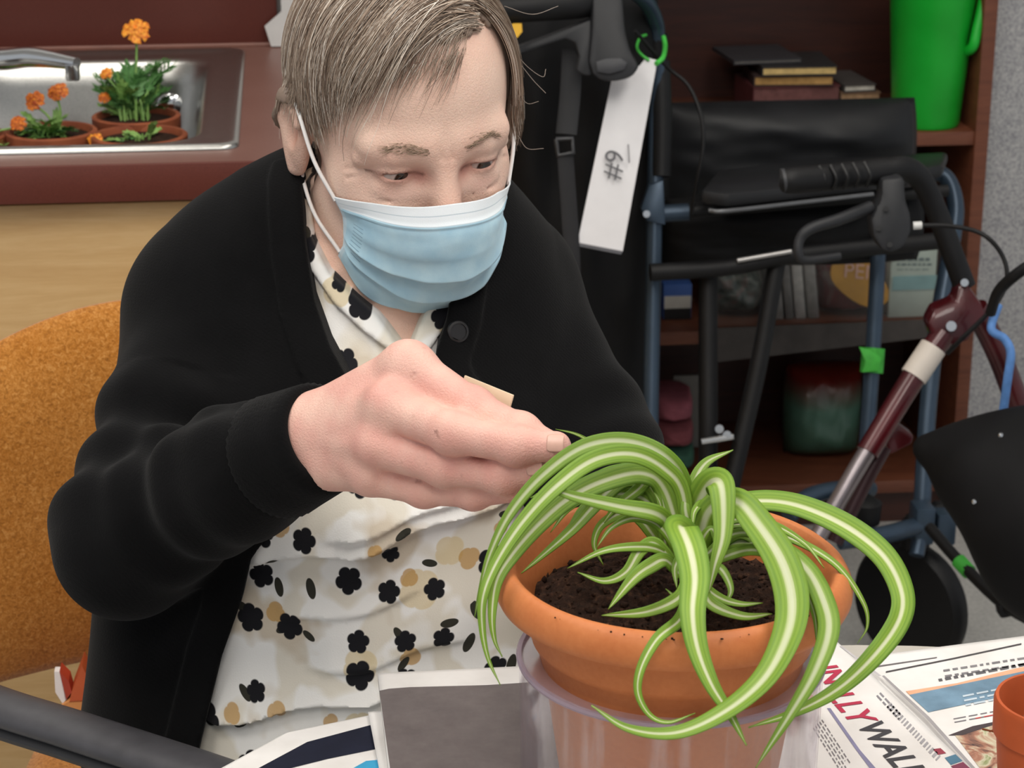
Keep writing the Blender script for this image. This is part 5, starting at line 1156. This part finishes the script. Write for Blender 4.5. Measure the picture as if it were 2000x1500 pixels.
for j in LH+[LT]:
    T = nrm(j[3]-j[2]); N = nrm(np.array([0, 0, 1])-T*T[2]); S = np.cross(T, N); rb = .0072 if j is not LT else .0088
    G = np.array([[j[3]+T*(.0008+.005*uu)+(N*math.cos(vv*.62)+S*math.sin(vv*.62))*(rb+.0002) for vv in np.linspace(-1, 1, 9)] for uu in np.linspace(-1, 1, 9)])
    grid('fingernail', G, m_nail, person, thick=.0007)
# ================================================================ clothes
def poly2(px, pz, pts):
    """signed distance to polygon in x-z (negative inside)"""
    v = np.array([(p[0], p[2]) for p in pts], np.float32); d = np.full(len(px), 1e9, np.float32); s = np.ones(len(px), np.float32)
    for i in range(len(v)):
        a, b = v[i], v[i-1]; e = b-a; wx = px-a[0]; wz = pz-a[1]
        h = np.clip((wx*e[0]+wz*e[1])/(e@e+1e-12), 0, 1)
        d = np.minimum(d, (wx-e[0]*h)**2+(wz-e[1]*h)**2)
        c = np.stack([pz >= a[1], pz < b[1], e[0]*wz > e[1]*wx]); s = np.where(c.all(0) | (~c).all(0), -s, s)
    return s*np.sqrt(d)
OPEN = [P(*a) for a in ((600, 330, 1.64), (610, 440, 1.63), (622, 560, 1.60), (650, 650, 1.585), (690, 725, 1.575), (650, 850, 1.56), (560, 980, 1.55), (492, 1085, 1.545), (470, 1180, 1.54), (425, 1310, 1.535), (378, 1500, 1.53), (350, 1640, 1.53),
   (1120, 1640, 1.55), (1100, 1400, 1.55), (1080, 1200, 1.55), (1050, 1040, 1.56), (990, 920, 1.57), (920, 820, 1.58), (868, 750, 1.59), (850, 690, 1.60), (858, 640, 1.61), (875, 590, 1.62), (890, 500, 1.63), (880, 330, 1.64))]
NECK = [P(*a) for a in ((600, 330, 1.62), (618, 455, 1.61), (648, 520, 1.60), (692, 562, 1.595), (742, 606, 1.59), (795, 680, 1.585), (818, 625, 1.59), (840, 580, 1.60), (880, 520, 1.61), (900, 330, 1.62))]
COLL = [P(*a) for a in ((590, 400, 1.62), (618, 455, 1.61), (648, 520, 1.60), (692, 562, 1.595), (742, 606, 1.59), (795, 680, 1.585), (770, 676, 1.585), (712, 632, 1.59), (655, 575, 1.60), (622, 520, 1.61), (590, 470, 1.62))]
COLR = [P(*a) for a in ((795, 690, 1.585), (818, 625, 1.59), (840, 580, 1.60), (900, 530, 1.61), (890, 600, 1.6), (850, 660, 1.59), (826, 690, 1.585))]
def fold(p, x0, z0, x1, z1, amp, w, soft=.003):
    zl_ = z0+(p[:, 0]-x0)/(x1-x0)*(z1-z0)+.003*np.sin(p[:, 0]*60+x0*9)
    s = p[:, 2]-zl_; L = np.clip((p[:, 0]-x0)/(x1-x0), -.2, 1.2); fade = np.clip(np.minimum(L+.12, 1.12-L)/.2, 0, 1)
    return amp*fade*np.where(s > 0, np.exp(-np.maximum(s, 0)/w), 0)*np.clip(s/soft, 0, 1)
fp = lambda px, py, d=1.53: (lambda v: (v[0], v[2]))(P(px, py, d))
FOLDS = [(*fp(470, 1135), *fp(760, 1080), .012, .035), (*fp(690, 1090), *fp(1000, 1015), .010, .022), (*fp(660, 1060), *fp(1000, 985), .007, .02), (*fp(380, 1462), *fp(760, 1385), .012, .03), (*fp(560, 1250), *fp(800, 1190), .004, .05), (*fp(620, 1340), *fp(900, 1300), .004, .05)]
def blousef(p):
    d = torso(p)+.001
    for f in FOLDS: d = d-fold(p, *f)
    d = d-.0030*pn(p*np.array([1, .4, 1.6], np.float32), 28, 21)
    fr = p[:, 1]-(CH[1]-.01)
    nk = np.maximum(poly2(p[:, 0], p[:, 2], NECK), fr)
    c = np.minimum(np.maximum(poly2(p[:, 0], p[:, 2], COLL), fr), np.maximum(poly2(p[:, 0], p[:, 2], COLR), fr))
    d = np.minimum(d, smax(torso(p)-.0055, c, .004))
    d = smax(d, -nk, .003)
    d = smax(d, -cap(p, NB+[0, .015, -.02], hw((0, -.02, -.04)), .058, .062), .006)
    return d
XB, FB = surf(blousef, (-.36, 1.34, .50), (.22, 1.72, 1.02), .0026, proj=1)
t = NT('floral_cloth'); o3 = t.n('SeparateXYZ', i_Vector=t.obj())
uvv = t.n('CombineXYZ'); t.set(uvv.inputs[0], o3.outputs[0]); t.set(uvv.inputs[1], o3.outputs[2])
n0 = t.noise(15, 3, uvv.outputs[0]); n1 = t.noise(22, 2, uvv.outputs[0], dist=.4)
base = t.mix(t.ramp(n1, [(.44, (0, 0, 0, 1)), (.5, (1, 1, 1, 1))]), C('e2dccf'), C('f0efec'))
base = t.mix(t.ramp(n0, [(.56, (0, 0, 0, 1)), (.62, (1, 1, 1, 1))]), base, C('d0c4b2'))
def spots(scale, rad, petals, amp, keep, seed, ecc=1.0):
    mp = t.n('Mapping', i_Vector=uvv.outputs[0]); mp.inputs['Location'].default_value = (seed*3.17, seed*1.91, 0); mp.inputs['Scale'].default_value = (scale, scale, scale)
    vo = t.n('TexVoronoi', voronoi_dimensions='2D'); vo.inputs['Scale'].default_value = 1; vo.inputs['Randomness'].default_value = .62; t.set(vo.inputs['Vector'], mp.outputs[0])
    df = t.n('VectorMath', operation='SUBTRACT'); t.set(df.inputs[0], mp.outputs[0]); t.set(df.inputs[1], vo.outputs['Position'])
    s = t.n('SeparateXYZ', i_Vector=df.outputs[0]); c = t.n('SeparateColor', i_Color=vo.outputs['Color'])
    x, y = s.outputs[0], s.outputs[1]; ro = t.math('MULTIPLY', c.outputs[0], 6.283)
    cs, sn = t.math('COSINE', ro), t.math('SINE', ro)
    X2 = t.math('SUBTRACT', t.math('MULTIPLY', x, cs), t.math('MULTIPLY', y, sn)); Y2 = t.math('MULTIPLY', t.math('ADD', t.math('MULTIPLY', x, sn), t.math('MULTIPLY', y, cs)), ecc)
    r = t.math('SQRT', t.math('ADD', t.math('MULTIPLY', X2, X2), t.math('MULTIPLY', Y2, Y2)))
    th = t.math('ARCTAN2', Y2, X2)
    lim = t.math('MULTIPLY', t.math('MULTIPLY_ADD', t.math('POWER', t.math('ABSOLUTE', t.math('COSINE', t.math('MULTIPLY', th, petals/2))), .55), amp*2, 1.0-amp), t.math('MULTIPLY_ADD', c.outputs[1], rad*.5, rad*.75))
    m = t.math('MULTIPLY_ADD', t.math('SUBTRACT', lim, r), 40, .5, clamp=True)
    return t.math('MULTIPLY', m, t.math('LESS_THAN', c.outputs[2], keep))
col_ = base
col_ = t.mix(t.math('MULTIPLY', spots(24, .26, 4, .10, .24, 1), .7), col_, C('d8c496'))
col_ = t.mix(t.math('MULTIPLY', spots(31, .19, 3, .12, .22, 2), .8), col_, C('c0954f'))
col_ = t.mix(spots(42, .26, 2, 0, .26, 3, 2.1), col_, C('33322a'))
col_ = t.mix(spots(29, .215, 5, .17, .70, 4), col_, C('15151a'))
t.p(col_, .8, spec=.2, Sheen_Weight=.1); t.bump(t.noise(900, 2), .2, .0006); m_floral = t.m
blouse = mk('blouse', XB, FB, m_floral, person)
# ---- trousers and shoes (below the table)
KR, KL = np.array([-.26, 1.12, .50]), np.array([.02, 1.12, .50])
def trousf(p):
    d = ell(p, HI-[0, 0, .01], (.18, .13, .09))
    for k, hx in ((KR, -.2), (KL, -.05)):
        d = smin(d, cap(p, (hx, HI[1], .54), k, .082, .062), .04)
        d = smin(d, cap(p, k, (k[0], k[1]+.06, .10), .060, .042), .03)
    return d
Xt, Ft = surf(trousf, (-.4, .98, .04), (.2, 1.78, .66), .008); 
trou = mk('trousers', Xt, Ft, M('15151a', .85, var=.15, vscale=80), person)
for k in (KR, KL):
    def sh(p, k=k): return smax(smin(cap(p, (k[0], k[1]+.09, .045), (k[0], k[1]-.09, .035), .042, .036), cap(p, (k[0], k[1]+.06, .05), (k[0], k[1]+.06, .1), .04), .03), .003-p[:, 2], .004)
    Xs, Fs_ = surf(sh, (k[0]-.1, k[1]-.2, -.02), (k[0]+.1, k[1]+.2, .17), .008); mk('shoe', Xs, Fs_, M('1b1a1a', .5), person)
# ---- cardigan
CU = WR-nrm(ER-WR)*.010
def sleevef(p):
    a1, b1 = SR, ER
    d = cap(p, a1, b1*.55+a1*.45, .050, .045); d = smin(d, cap(p, b1*.55+a1*.45, b1, .045, .049), .03)
    d = smin(d, cap(p, b1+[0, 0, -.005], b1*.45+CU*.55, .050, .044), .03); d = smin(d, cap(p, b1*.45+CU*.55, CU, .044, .0345), .02)
    d = smin(d, ell(p, P(240, 1085, 1.53), (.034, .04, .036)), .04)
    # folds round the elbow and upper arm
    t1 = nrm(b1-a1); s1 = (p-a1.astype(np.float32))@t1.astype(np.float32)
    w1 = np.exp(-((s1-.17)/.06)**2)
    d = d-.0042*w1*np.sin(s1*2*math.pi/.052+1.3*pn(p, 12, 31))
    t2 = nrm(CU-b1); s2 = (p-b1.astype(np.float32))@t2.astype(np.float32); w2 = np.exp(-((s2-.07)/.05)**2)*(s1 > .1)
    d = d-.0030*w2*np.sin(s2*2*math.pi/.045+1.5*pn(p, 14, 32)+.8)
    dl = cap(p, SL, EL, .050, .046); dl = smin(dl, cap(p, EL, WL, .047, .036), .03)
    s3 = (p-SL.astype(np.float32))@nrm(EL-SL).astype(np.float32)
    dl = dl-.003*np.exp(-((s3-.2)/.08)**2)*np.sin(s3*2*math.pi/.06+pn(p, 14, 33))
    return d, dl
TUM = lambda p: .0035*pn(p*np.array([1.3, .6, .7], np.float32), 24, 41)
def cardf(p):
    tr = torso(p)-.013-TUM(p)
    # drape beside the belly, falls over the hips
    dr = smin(cap(p, P(395, 900, 1.66), P(350, 1420, 1.66), .070, .060), cap(p, P(1090, 900, 1.72), P(1130, 1450, 1.68), .07, .07), .02)
    tr = smin(tr, dr, .06)
    fr = p[:, 1]-(CH[1]+.0)
    po = poly2(p[:, 0], p[:, 2], OPEN); cut = np.maximum(po, fr)
    # ribbed front band stands proud
    band = smax(smax(tr-.003, -(po-.0), .002), po-.026, .002); band = smax(band, fr, .01)
    tr = np.minimum(smax(tr, -cut, .006), np.maximum(band, -cut))
    tr = smax(tr, -cap(p, NB+[0, .0, -.02], hw((0, -.02, -.02)), .060, .068), .008)
    tr = smax(tr, -(p[:, 2]-.50), .01)
    a, b = sleevef(p)
    return smin(smin(tr, a, .018), b, .02)
def cardf2(p):
    d = cardf(p)
    u = nrm(ER-WR).astype(np.float32); s = (p-CU.astype(np.float32))@u; r = np.linalg.norm(p-CU.astype(np.float32)-s[:, None]*u, axis=1)
    d = np.where(r < .06, smax(d, -s, .004), d)           # cuff end
    d = smax(d, -cap(p, WR-(ER-WR)*.05, WR+(ER-WR)*.10, .0285, .030), .003)
    d = smax(d, -cap(p, WL-(EL-WL)*.1, WL+(EL-WL)*.1, .027, .03), .003)
    u = nrm(EL-WL).astype(np.float32); s = (p-WL.astype(np.float32))@u; r = np.linalg.norm(p-WL.astype(np.float32)-s[:, None]*u, axis=1)
    return np.where(r < .06, smax(d, -(s-.012), .004), d)
XC, FC = surf(cardf2, (-.44, 1.22, .47), (.24, 1.88, 1.12), .003, proj=1)
t = NT('black_knit'); o3 = t.n('SeparateXYZ', i_Vector=t.obj()); n1 = t.noise(700, 2); n2 = t.noise(20, 3)
wv = t.n('TexWave', wave_type='BANDS', bands_direction='DIAGONAL'); wv.inputs['Scale'].default_value = 140; wv.inputs['Distortion'].default_value = 2; t.set(wv.inputs['Vector'], t.obj())
t.p(t.ramp(n2, [(.3, C('0a0a0b')), (.7, C('101011'))]), .95, spec=.08, Sheen_Weight=.05, Sheen_Roughness=.5); t.bump(t.math('ADD', t.math('MULTIPLY', wv.outputs[0], .15), n1), .4, .001); m_knit = t.m
card = mk('cardigan', XC, FC, m_knit, person)
# ribbed cuff
u = nrm(ER-WR); ring = []
x_ = nrm(np.cross(u, [0, 0, 1])); y_ = np.cross(u, x_); n = 88
rings = []
for k, (s, r) in enumerate(((-.001, .0305), (-.002, .034), (0, .0362), (.012, .0375), (.03, .0395), (.045, .0415), (.05, .040))):
    rings.append([CU+u*s+(x_*math.cos(2*math.pi*j/n)+y_*math.sin(2*math.pi*j/n))*(r+(.0011 if j % 2 else 0)*(k > 1)) for j in range(n)])
loft('cuff', rings, m_knit, person, False, False, 180)
# button
bp = P(893, 648, 1.6)
for _ in range(60):
    d_ = cardf2(bp[None].astype(np.float32))[0]
    if abs(d_) < 5e-4: break
    bp = bp+nrm(bp-CP)*d_*.8
bn = nrm(CP-bp+np.array([.5, 0, 0]))
bt = lathe('button', [(0, .0015), (.006, .0015), (.0062, .0026), (.0078, .0023), (.0084, .001), (.0081, -.002), (0, -.002)], bp+bn*.001, M('1d1b1c', .3, spec=.5), person, 28, axis=bn)
# ================================================================ mask
nu, nv = 121, 121
def mask_pt(u, v):
    """u -1..1 across (picture left to right), v 0 top..1 bottom, in head space"""
    ph = u*R(64); sn, cs = math.sin(ph), math.cos(ph)
    zt = -.0125-.0135*abs(u)**1.6-.007*max(u, 0)**1.5; zb = -.114+.034*abs(u)**2.2
    z = zt+(zb-zt)*v
    bw = .0665-.006*max(0, v-.3)
    fr = np.interp(v, [0, .18, .38, .6, .8, 1], [.1125, .1225, .1235, .1150, .1040, .0850])
    y0 = .010
    k = 1.18-.2*0
    x = bw*math.copysign(abs(sn)**.92, sn)*(1.045 if u < 0 else 1.0); y = y0+(fr-y0)*max(cs, 0)**1.15
    return np.array([x, y, z])
G = np.array([[mask_pt(u, v) for v in np.linspace(0, 1, nv)] for u in np.linspace(-1, 1, nu)])
# lift clear of the face
N0 = np.cross(np.gradient(G, axis=0), np.gradient(G, axis=1)); N0 = nrm(N0); N0 *= np.sign((N0*(G-np.array([0, 0, -.06]))).sum(-1, keepdims=True))
N1 = N0.copy(); N1[..., 2] *= np.clip(np.linspace(0, 1, nv)*3-.6, 0, 1)[None]; N1 = nrm(N1)
for _ in range(14):
    d_ = headf(G.reshape(-1, 3).astype(np.float32)).reshape(nu, nv)
    G = G+N1*np.clip(.0028-d_, 0, .004)[..., None]
for _ in range(30):      # relax
    G[1:-1, 1:-1] = .5*G[1:-1, 1:-1]+.125*(G[2:, 1:-1]+G[:-2, 1:-1]+G[1:-1, 2:]+G[1:-1, :-2])
uu, vv = np.meshgrid(np.linspace(-1, 1, nu), np.linspace(0, 1, nv), indexing='ij')
def pleat(v, c, amp, w=.10): s = v-c; return amp*np.where(s < 0, np.clip(1+s/w, 0, 1)**1.5, 0)*np.clip(-s/.008, 0, 1)
edge = np.clip((1-np.abs(uu))/.10, 0, 1)**.7
disp = (pleat(vv+.02*(1-uu**2), .17, .0018, .05)+pleat(vv-.03*uu**2*0+.03*uu, .56, .0050, .16)+pleat(vv-.02*uu, .80, .0040, .12))*edge
pts = np.stack([uu*1.4, vv*2, 0*uu], -1).reshape(-1, 3)
disp += .0010*pn(pts, 7, 81).reshape(nu, nv)*edge*np.clip(vv*4, 0, 1)
disp += .0022*np.exp(-((uu-.12)/.1)**2)*np.exp(-((vv-.62)/.1)**2)
G = G+N0*disp[..., None]
t = NT('mask_fabric'); sx = t.n('SeparateXYZ', i_Vector=t.uv()); U, Vv = sx.outputs[0], sx.outputs[1]
n1 = t.noise(60, 3); blue = t.ramp(n1, [(.3, C('a9cfe2')), (.7, C('bfdfec'))])
def band(x, a, b, soft=.004):
    return t.math('MULTIPLY', t.math('MULTIPLY_ADD', t.math('SUBTRACT', x, a), 1/soft, .5, clamp=True), t.math('MULTIPLY_ADD', t.math('SUBTRACT', b, x), 1/soft, .5, clamp=True))
c_ = t.mix(band(Vv, -1, .135), blue, C('e6ecf0'))
for k, v0 in enumerate((.062, .130, .142)): c_ = t.mix(t.math('MULTIPLY', band(Vv, v0, v0+.006, .003), .55), c_, C('8ea6b4'))
sd = t.math('ABSOLUTE', t.math('MULTIPLY_ADD', U, 2, -1))
c_ = t.mix(t.math('MULTIPLY', t.math('MULTIPLY', t.math('MULTIPLY', band(sd, .80, .90, .008), band(Vv, .28, .74, .05)), t.math('LESS_THAN', t.math('FRACT', t.math('MULTIPLY', Vv, 24)), .22)), .8), c_, C('7c9eb4'))
c_ = t.mix(t.math('MULTIPLY', band(sd, .965, 2, .01), .5), c_, C('dfeaf0'))
t.p(c_, .85, spec=.2, Sheen_Weight=.15, Subsurface_Weight=.05); t.bump(t.noise(1400, 2), .25, .0004)
mask = grid('face_mask', hw(G), t.m, person, thick=.0012)
m_loop = M('e9e6e4', .7, var=.04)
for s, iu in ((-1, 0), (1, nu-1)):
    e0 = np.array([s*.078, -.028, .022]); e1 = np.array([s*.079, -.034, .0]); e2 = np.array([s*.074, -.030, -.022])
    a, b = G[iu, 6], G[iu, nv-10]
    pts = [a, a*.5+np.array([s*.080, .012, .020])*.5+[s*.004, 0, 0], np.array([s*.0815, .004, .024]), e0, e1, e2, b*.5+np.array([s*.079, -.018, -.032])*.5+[s*.003, 0, 0], b]
    q_ = cr(pts, 8)
    for _ in range(6):
        d_ = headf(q_.astype(np.float32)); g_ = np.stack([headf((q_+np.eye(3)[k]*.001).astype(np.float32))-d_ for k in range(3)], 1)/.001
        q_ = q_+nrm(g_)*np.clip(.0016-d_, 0, .01)[:, None]
    tube('ear_loop', hw(q_), .0015, m_loop, mask, 8)
# ================================================================ hair
# scalp cap
def capf(q):
    d = headf(q)-.0035
    s = np.abs(q[:, 0])
    hair_l = q[:, 2]-(.094-.9*np.maximum(0, s-.045)-.25*np.maximum(0, -q[:, 0])-.004*np.sin(q[:, 0]*300))      # front hairline
    side = np.maximum(q[:, 1]-.052, -(q[:, 2]-.018))                        # temples
    back = np.maximum(q[:, 1]+.012, -(q[:, 2]+.075))
    reg = np.minimum(np.minimum(-hair_l, np.maximum(q[:, 1]-.030-.12*(q[:, 2]-.02), .020-q[:, 2])), np.maximum(q[:, 1]+.018, -.07-q[:, 2]))
    ear = ell(np.stack([s, q[:, 1], q[:, 2]], 1), (.078, -.010, -.006), (.02, .020, .034))
    return smax(smax(d, reg, .006), -ear, .004)
Xh, Fh = surf(capf, (-.10, -.13, -.10), (.10, .12, .15), .0028)
c0 = np.array(C('7d6c60')[:3]); cc = np.tile(c0, (len(Xh), 1))*(1+.18*pn(Xh*np.array([1, 1, 1]), 120, 91))[:, None]
nt = NT('hair'); nt.p(nt.n('Attribute', attribute_name='Col').outputs['Color'], .45, spec=.35); m_hair = nt.m
hair = mk('hair', hw(Xh), Fh[:, ::-1] if np.linalg.det(HR) < 0 else Fh, m_hair, person, col=cc)
def hgrad(p):
    d = headf(p, True); e = np.float32(.0012)
    g = np.stack([headf(p+np.eye(3, dtype=np.float32)[k]*e, True)-d for k in range(3)], 1)/e
    return d, nrm(g)
def strands(roots, dirf, steps, ds, off, rad, lift, seed):
    """march strands over the head; returns list arrays (n,steps,3)"""
    p = roots.astype(np.float32).copy(); n = len(p); out = []; rg = np.random.RandomState(seed); jit = rg.normal(size=(n, 3))*.13
    v = None
    for k in range(steps):
        d, g = hgrad(p); tgt = off+lift*(k/steps)
        p = p+(g*(tgt-d)[:, None]).astype(np.float32); out.append(p.copy())
        w = nrm(dirf(p, k/steps)+jit); w = nrm(w-g*(w*g).sum(1, keepdims=True)*.9)
        v = w if v is None else nrm(.62*v+.38*w)
        p = (p+v*ds[:, None]).astype(np.float32)
    return np.stack(out, 1)
PARTX = .050
def flowL(p, s):     # combed from the part across the brow to picture left, falling forward
    x, y, z = p.T
    fw_ = np.clip((y+.02)/.08, 0, 1)
    d = np.stack([-1.0+0*x, .02+.48*fw_*(x > -.045)*np.clip((.045-x)/.05, .15, 1), -.15-.65*np.clip((.03-x)/.08, 0, 1.2)], 1)
    dn = np.clip((-x-.045)/.03, 0, 1)[:, None]
    return d*(1-dn)+dn*np.stack([0*x-.1, .12+.25*(y > .02), -1+0*x], 1)
def flowR(p, s):
    x, y, z = p.T; dn = np.clip((x-.05)/.02, 0, 1)[:, None]
    return np.stack([1+0*x, .1+0*y, -.5+0*z], 1)*(1-dn)+dn*np.stack([0*x+.05, .10+0*x, -1+0*x], 1)
def flowB(p, s): x, y, z = p.T; return np.stack([.3*x/.07, -.5-1.5*np.clip(z-.06, 0, 1)/.06*(y < .03), -1+0*x], 1)
def top(x, y, h=.16): return np.stack([x, y, 0*x+h], 1)
sets = []
def addset(roots, flow, steps, L0, L1, off0, off1, rad, lift, seed, taper=True):
    rg = np.random.RandomState(seed); n = len(roots); ds = rg.uniform(L0, L1, n)/steps
    sets.append((strands(roots, flow, steps, ds, rg.uniform(off0, off1, n), rad, lift, seed+1), rad*rg.uniform(.6, 1.25, n), seed))
r_ = np.random.RandomState(5)
def rootline(n, x, xs, y0, y1): return top(r_.normal(x, xs, n), r_.uniform(y0, y1, n), .13)
def snap(p):
    p = p.astype(np.float32)
    for _ in range(8):
        d, g = hgrad(p); p = p-(g*(d-.004)[:, None]).astype(np.float32)
    return p
addset(snap(rootline(1500, PARTX, .004, -.075, .060)), flowL, 24, .12, .20, .0035, .0085, .00050, .0005, 101)
addset(snap(np.stack([r_.uniform(-.06, .05, 1300), r_.uniform(-.09, .045, 1300), 0*r_.uniform(0, 1, 1300)+.12], 1)), flowL, 20, .06, .14, .0035, .0080, .00048, .0005, 103)
addset(snap(np.stack([0*r_.rand(900)-.09, r_.uniform(-.07, .030, 900), r_.uniform(.03, .09, 900)], 1)), flowL, 16, .03, .075, .0035, .0075, .0005, .0005, 105)
addset(snap(rootline(650, PARTX, .004, -.07, .060)), flowR, 22, .09, .165, .0035, .009, .00050, .004, 107)
addset(snap(np.stack([0*r_.rand(650)+.09, r_.uniform(-.06, .040, 650), r_.uniform(.0, .09, 650)], 1)), flowR, 16, .05, .115, .0035, .009, .0005, .004, 109)
addset(snap(np.stack([r_.uniform(-.06, .06, 900), 0*r_.rand(900)-.11, r_.uniform(-.03, .11, 900)], 1)), flowB, 14, .04, .09, .0035, .008, .0006, .001, 111)
# hairline of the brow, swept across to picture left
def flowF(p, s): x, y, z = p.T; k = np.clip(s*1.5, 0, 1); return np.stack([-1+.5*k+0*x, .25+0*x, .12-1.05*k+0*x], 1)
def flowF2(p, s): x, y, z = p.T; k = np.clip(s*1.3-.1, 0, 1); return np.stack([-1+.35*k+0*x, .15+0*x, .05-.8*k+0*x], 1)
addset(snap(np.stack([r_.uniform(-.02, .056, 620), r_.uniform(.040, .072, 620), 0*r_.rand(620)+.12], 1)), flowF2, 20, .06, .125, .002, .007, .00042, .0008, 115)
addset(snap(np.stack([r_.uniform(-.03, .058, 300), r_.uniform(.062, .078, 300), 0*r_.rand(300)+.11], 1)), flowF, 16, .035, .075, .0012, .0045, .00036, .0006, 117)
addset(snap(np.stack([r_.uniform(-.03, .02, 90), r_.uniform(.070, .084, 90), 0*r_.rand(90)+.085], 1)), lambda p, s: np.stack([-.55+0*p[:, 0], .15+0*p[:, 0], -.8+0*p[:, 0]], 1), 12, .02, .05, .0012, .0035, .00032, .0006, 113)
def trim(S, seed):
    """cut each strand where it passes the hair edge"""
    rg = np.random.RandomState(seed); n, m = S.shape[:2]; x, y, z = S[..., 0], S[..., 1], S[..., 2]; j = rg.normal(size=(n, 1))
    ed = np.interp(y, [-.08, -.045, -.032, -.022, .004, .016, .030, .045, .070, .10], [-.060, -.045, .0, .026, .026, .006, .004, .022, .052, .056])+j*.007+.012*np.abs(j)*(y > .06)*np.clip(-j, 0, 1)*-1.6
    edr = np.interp(y, [-.08, -.03, .03, .05, .07, .1], [-.05, -.035, -.016, .03, .066, .072])+j*.008
    lim = np.where((x > .035) & (y < .046), edr, ed); bad = z < lim; c = np.where(bad.any(1), bad.argmax(1), m)
    c = np.maximum(c-1, 1); t_ = np.linspace(0, 1, m)[None]*c[:, None]; i0 = np.clip(t_.astype(int), 0, m-2); f = (t_-i0)[..., None]
    r = np.arange(n)[:, None]; out = S[r, i0]*(1-f)+S[r, i0+1]*f
    return out, (c >= 3)
SV, SF, SCc = [], [], []; base_i = 0
pal = np.array([C(h)[:3] for h in ('7a6656', '8e7b6c', 'a39180', 'c0b1a2', 'e0d6cb', '5e4d42')])
for S, rad, seed in sets:
    S, ok = trim(S, seed+3); S = S[ok]; rad = rad[ok]
    rg = np.random.RandomState(seed+7); n, m = S.shape[:2]
    W_ = hw(S.reshape(-1, 3)).reshape(n, m, 3); T = nrm(np.gradient(W_, axis=1)); vw = nrm(CP-W_)
    a = nrm(np.cross(T, vw)); b = np.cross(T, a); tp = np.linspace(1, .25, m)[None, :, None]
    rr = rad[:, None, None]*tp
    ring = np.stack([W_+rr*(a*math.cos(2*math.pi*k/3)+b*math.sin(2*math.pi*k/3)) for k in range(3)], 2)   # n,m,3,3
    SV.append(ring.reshape(-1, 3))
    i = np.arange(n)[:, None, None]; j = np.arange(m-1)[None, :, None]; k = np.arange(3)[None, None]
    id0 = base_i+(i*m+j)*3
    SF.append(np.stack([id0+k, id0+(k+1) % 3, id0+3+(k+1) % 3, id0+3+k], -1).reshape(-1, 4))
    pr_ = np.array([.2, .24, .2, .16, .12, .08]); ci = rg.choice(6, n, p=pr_/pr_.sum()); cc = pal[ci]*rg.uniform(.85, 1.15, (n, 1))
    SCc.append(np.repeat(cc, m*3, axis=0)); base_i += n*m*3
o = mk('hair_strands', np.vstack(SV), np.vstack(SF), m_hair, hair, col=np.vstack(SCc)); o['kind'] = 'stuff'
# stray wisps at the right of the head
for k, pts in enumerate(([(985, 12, 1.60), (1040, 28, 1.61), (1090, 12, 1.62)], [(1000, 95, 1.60), (1030, 130, 1.6), (1060, 150, 1.6), (1066, 135, 1.6)], [(1005, 110, 1.6), (1040, 155, 1.6), (1066, 182, 1.6)], [(1012, 265, 1.6), (1030, 290, 1.6), (1062, 290, 1.6)], [(1010, 180, 1.6), (1030, 202, 1.6), (1052, 198, 1.6)])):
    tube('wisp', [P(*a) for a in pts], .00028, M('8a7d73', .5), hair, 5, 6)
# eyebrows
for s in (-1, 1):
    V = []; F = []; b0 = 0
    for k in range(70):
        u_ = npr.rand(); x = s*(.013+.036*u_); z_ = .0200+.0075*math.sin(u_*2.2)-.001*u_+npr.normal()*.0022
        p_ = snap(np.array([[x, .10, z_]]))[0]; d_, g_ = hgrad(p_[None]); p_ = p_-g_[0]*.0042
        dr = nrm(np.array([s*(.8+.2*npr.rand()), -.35, .25-.55*u_+.2*npr.normal()])); dr = nrm(dr-g_[0]*(dr@g_[0])*.9)
        v, f = tube_geo(hw(np.array([p_, p_+dr*.0035+g_[0]*.0012, p_+dr*.007+g_[0]*.0012])), [.00022, .0002, .0001], 3)
        V.append(v); F += [tuple(b0+i for i in x_) for x_ in f]; b0 += len(v)
    o = mk('eyebrow', np.vstack(V), F, M('a08a75', .7, var=.25), person); o['kind'] = 'stuff'
# ---- wooden plant label held in the fingers
a, b = P(1000, 784, 1.352), P(905, 745, 1.372); T = nrm(b-a); N = nrm(np.cross(T, UP)); S = np.cross(N, T)
tag(obox('plant_label', (a+b)/2, [T, S, N], (np.linalg.norm(b-a)/2, .0042, .0008), M('e3cdb0', .7, var=.08), None, .0004), 'small cream wooden plant label held in the hand', 'label')
bpy.context.view_layer.update()
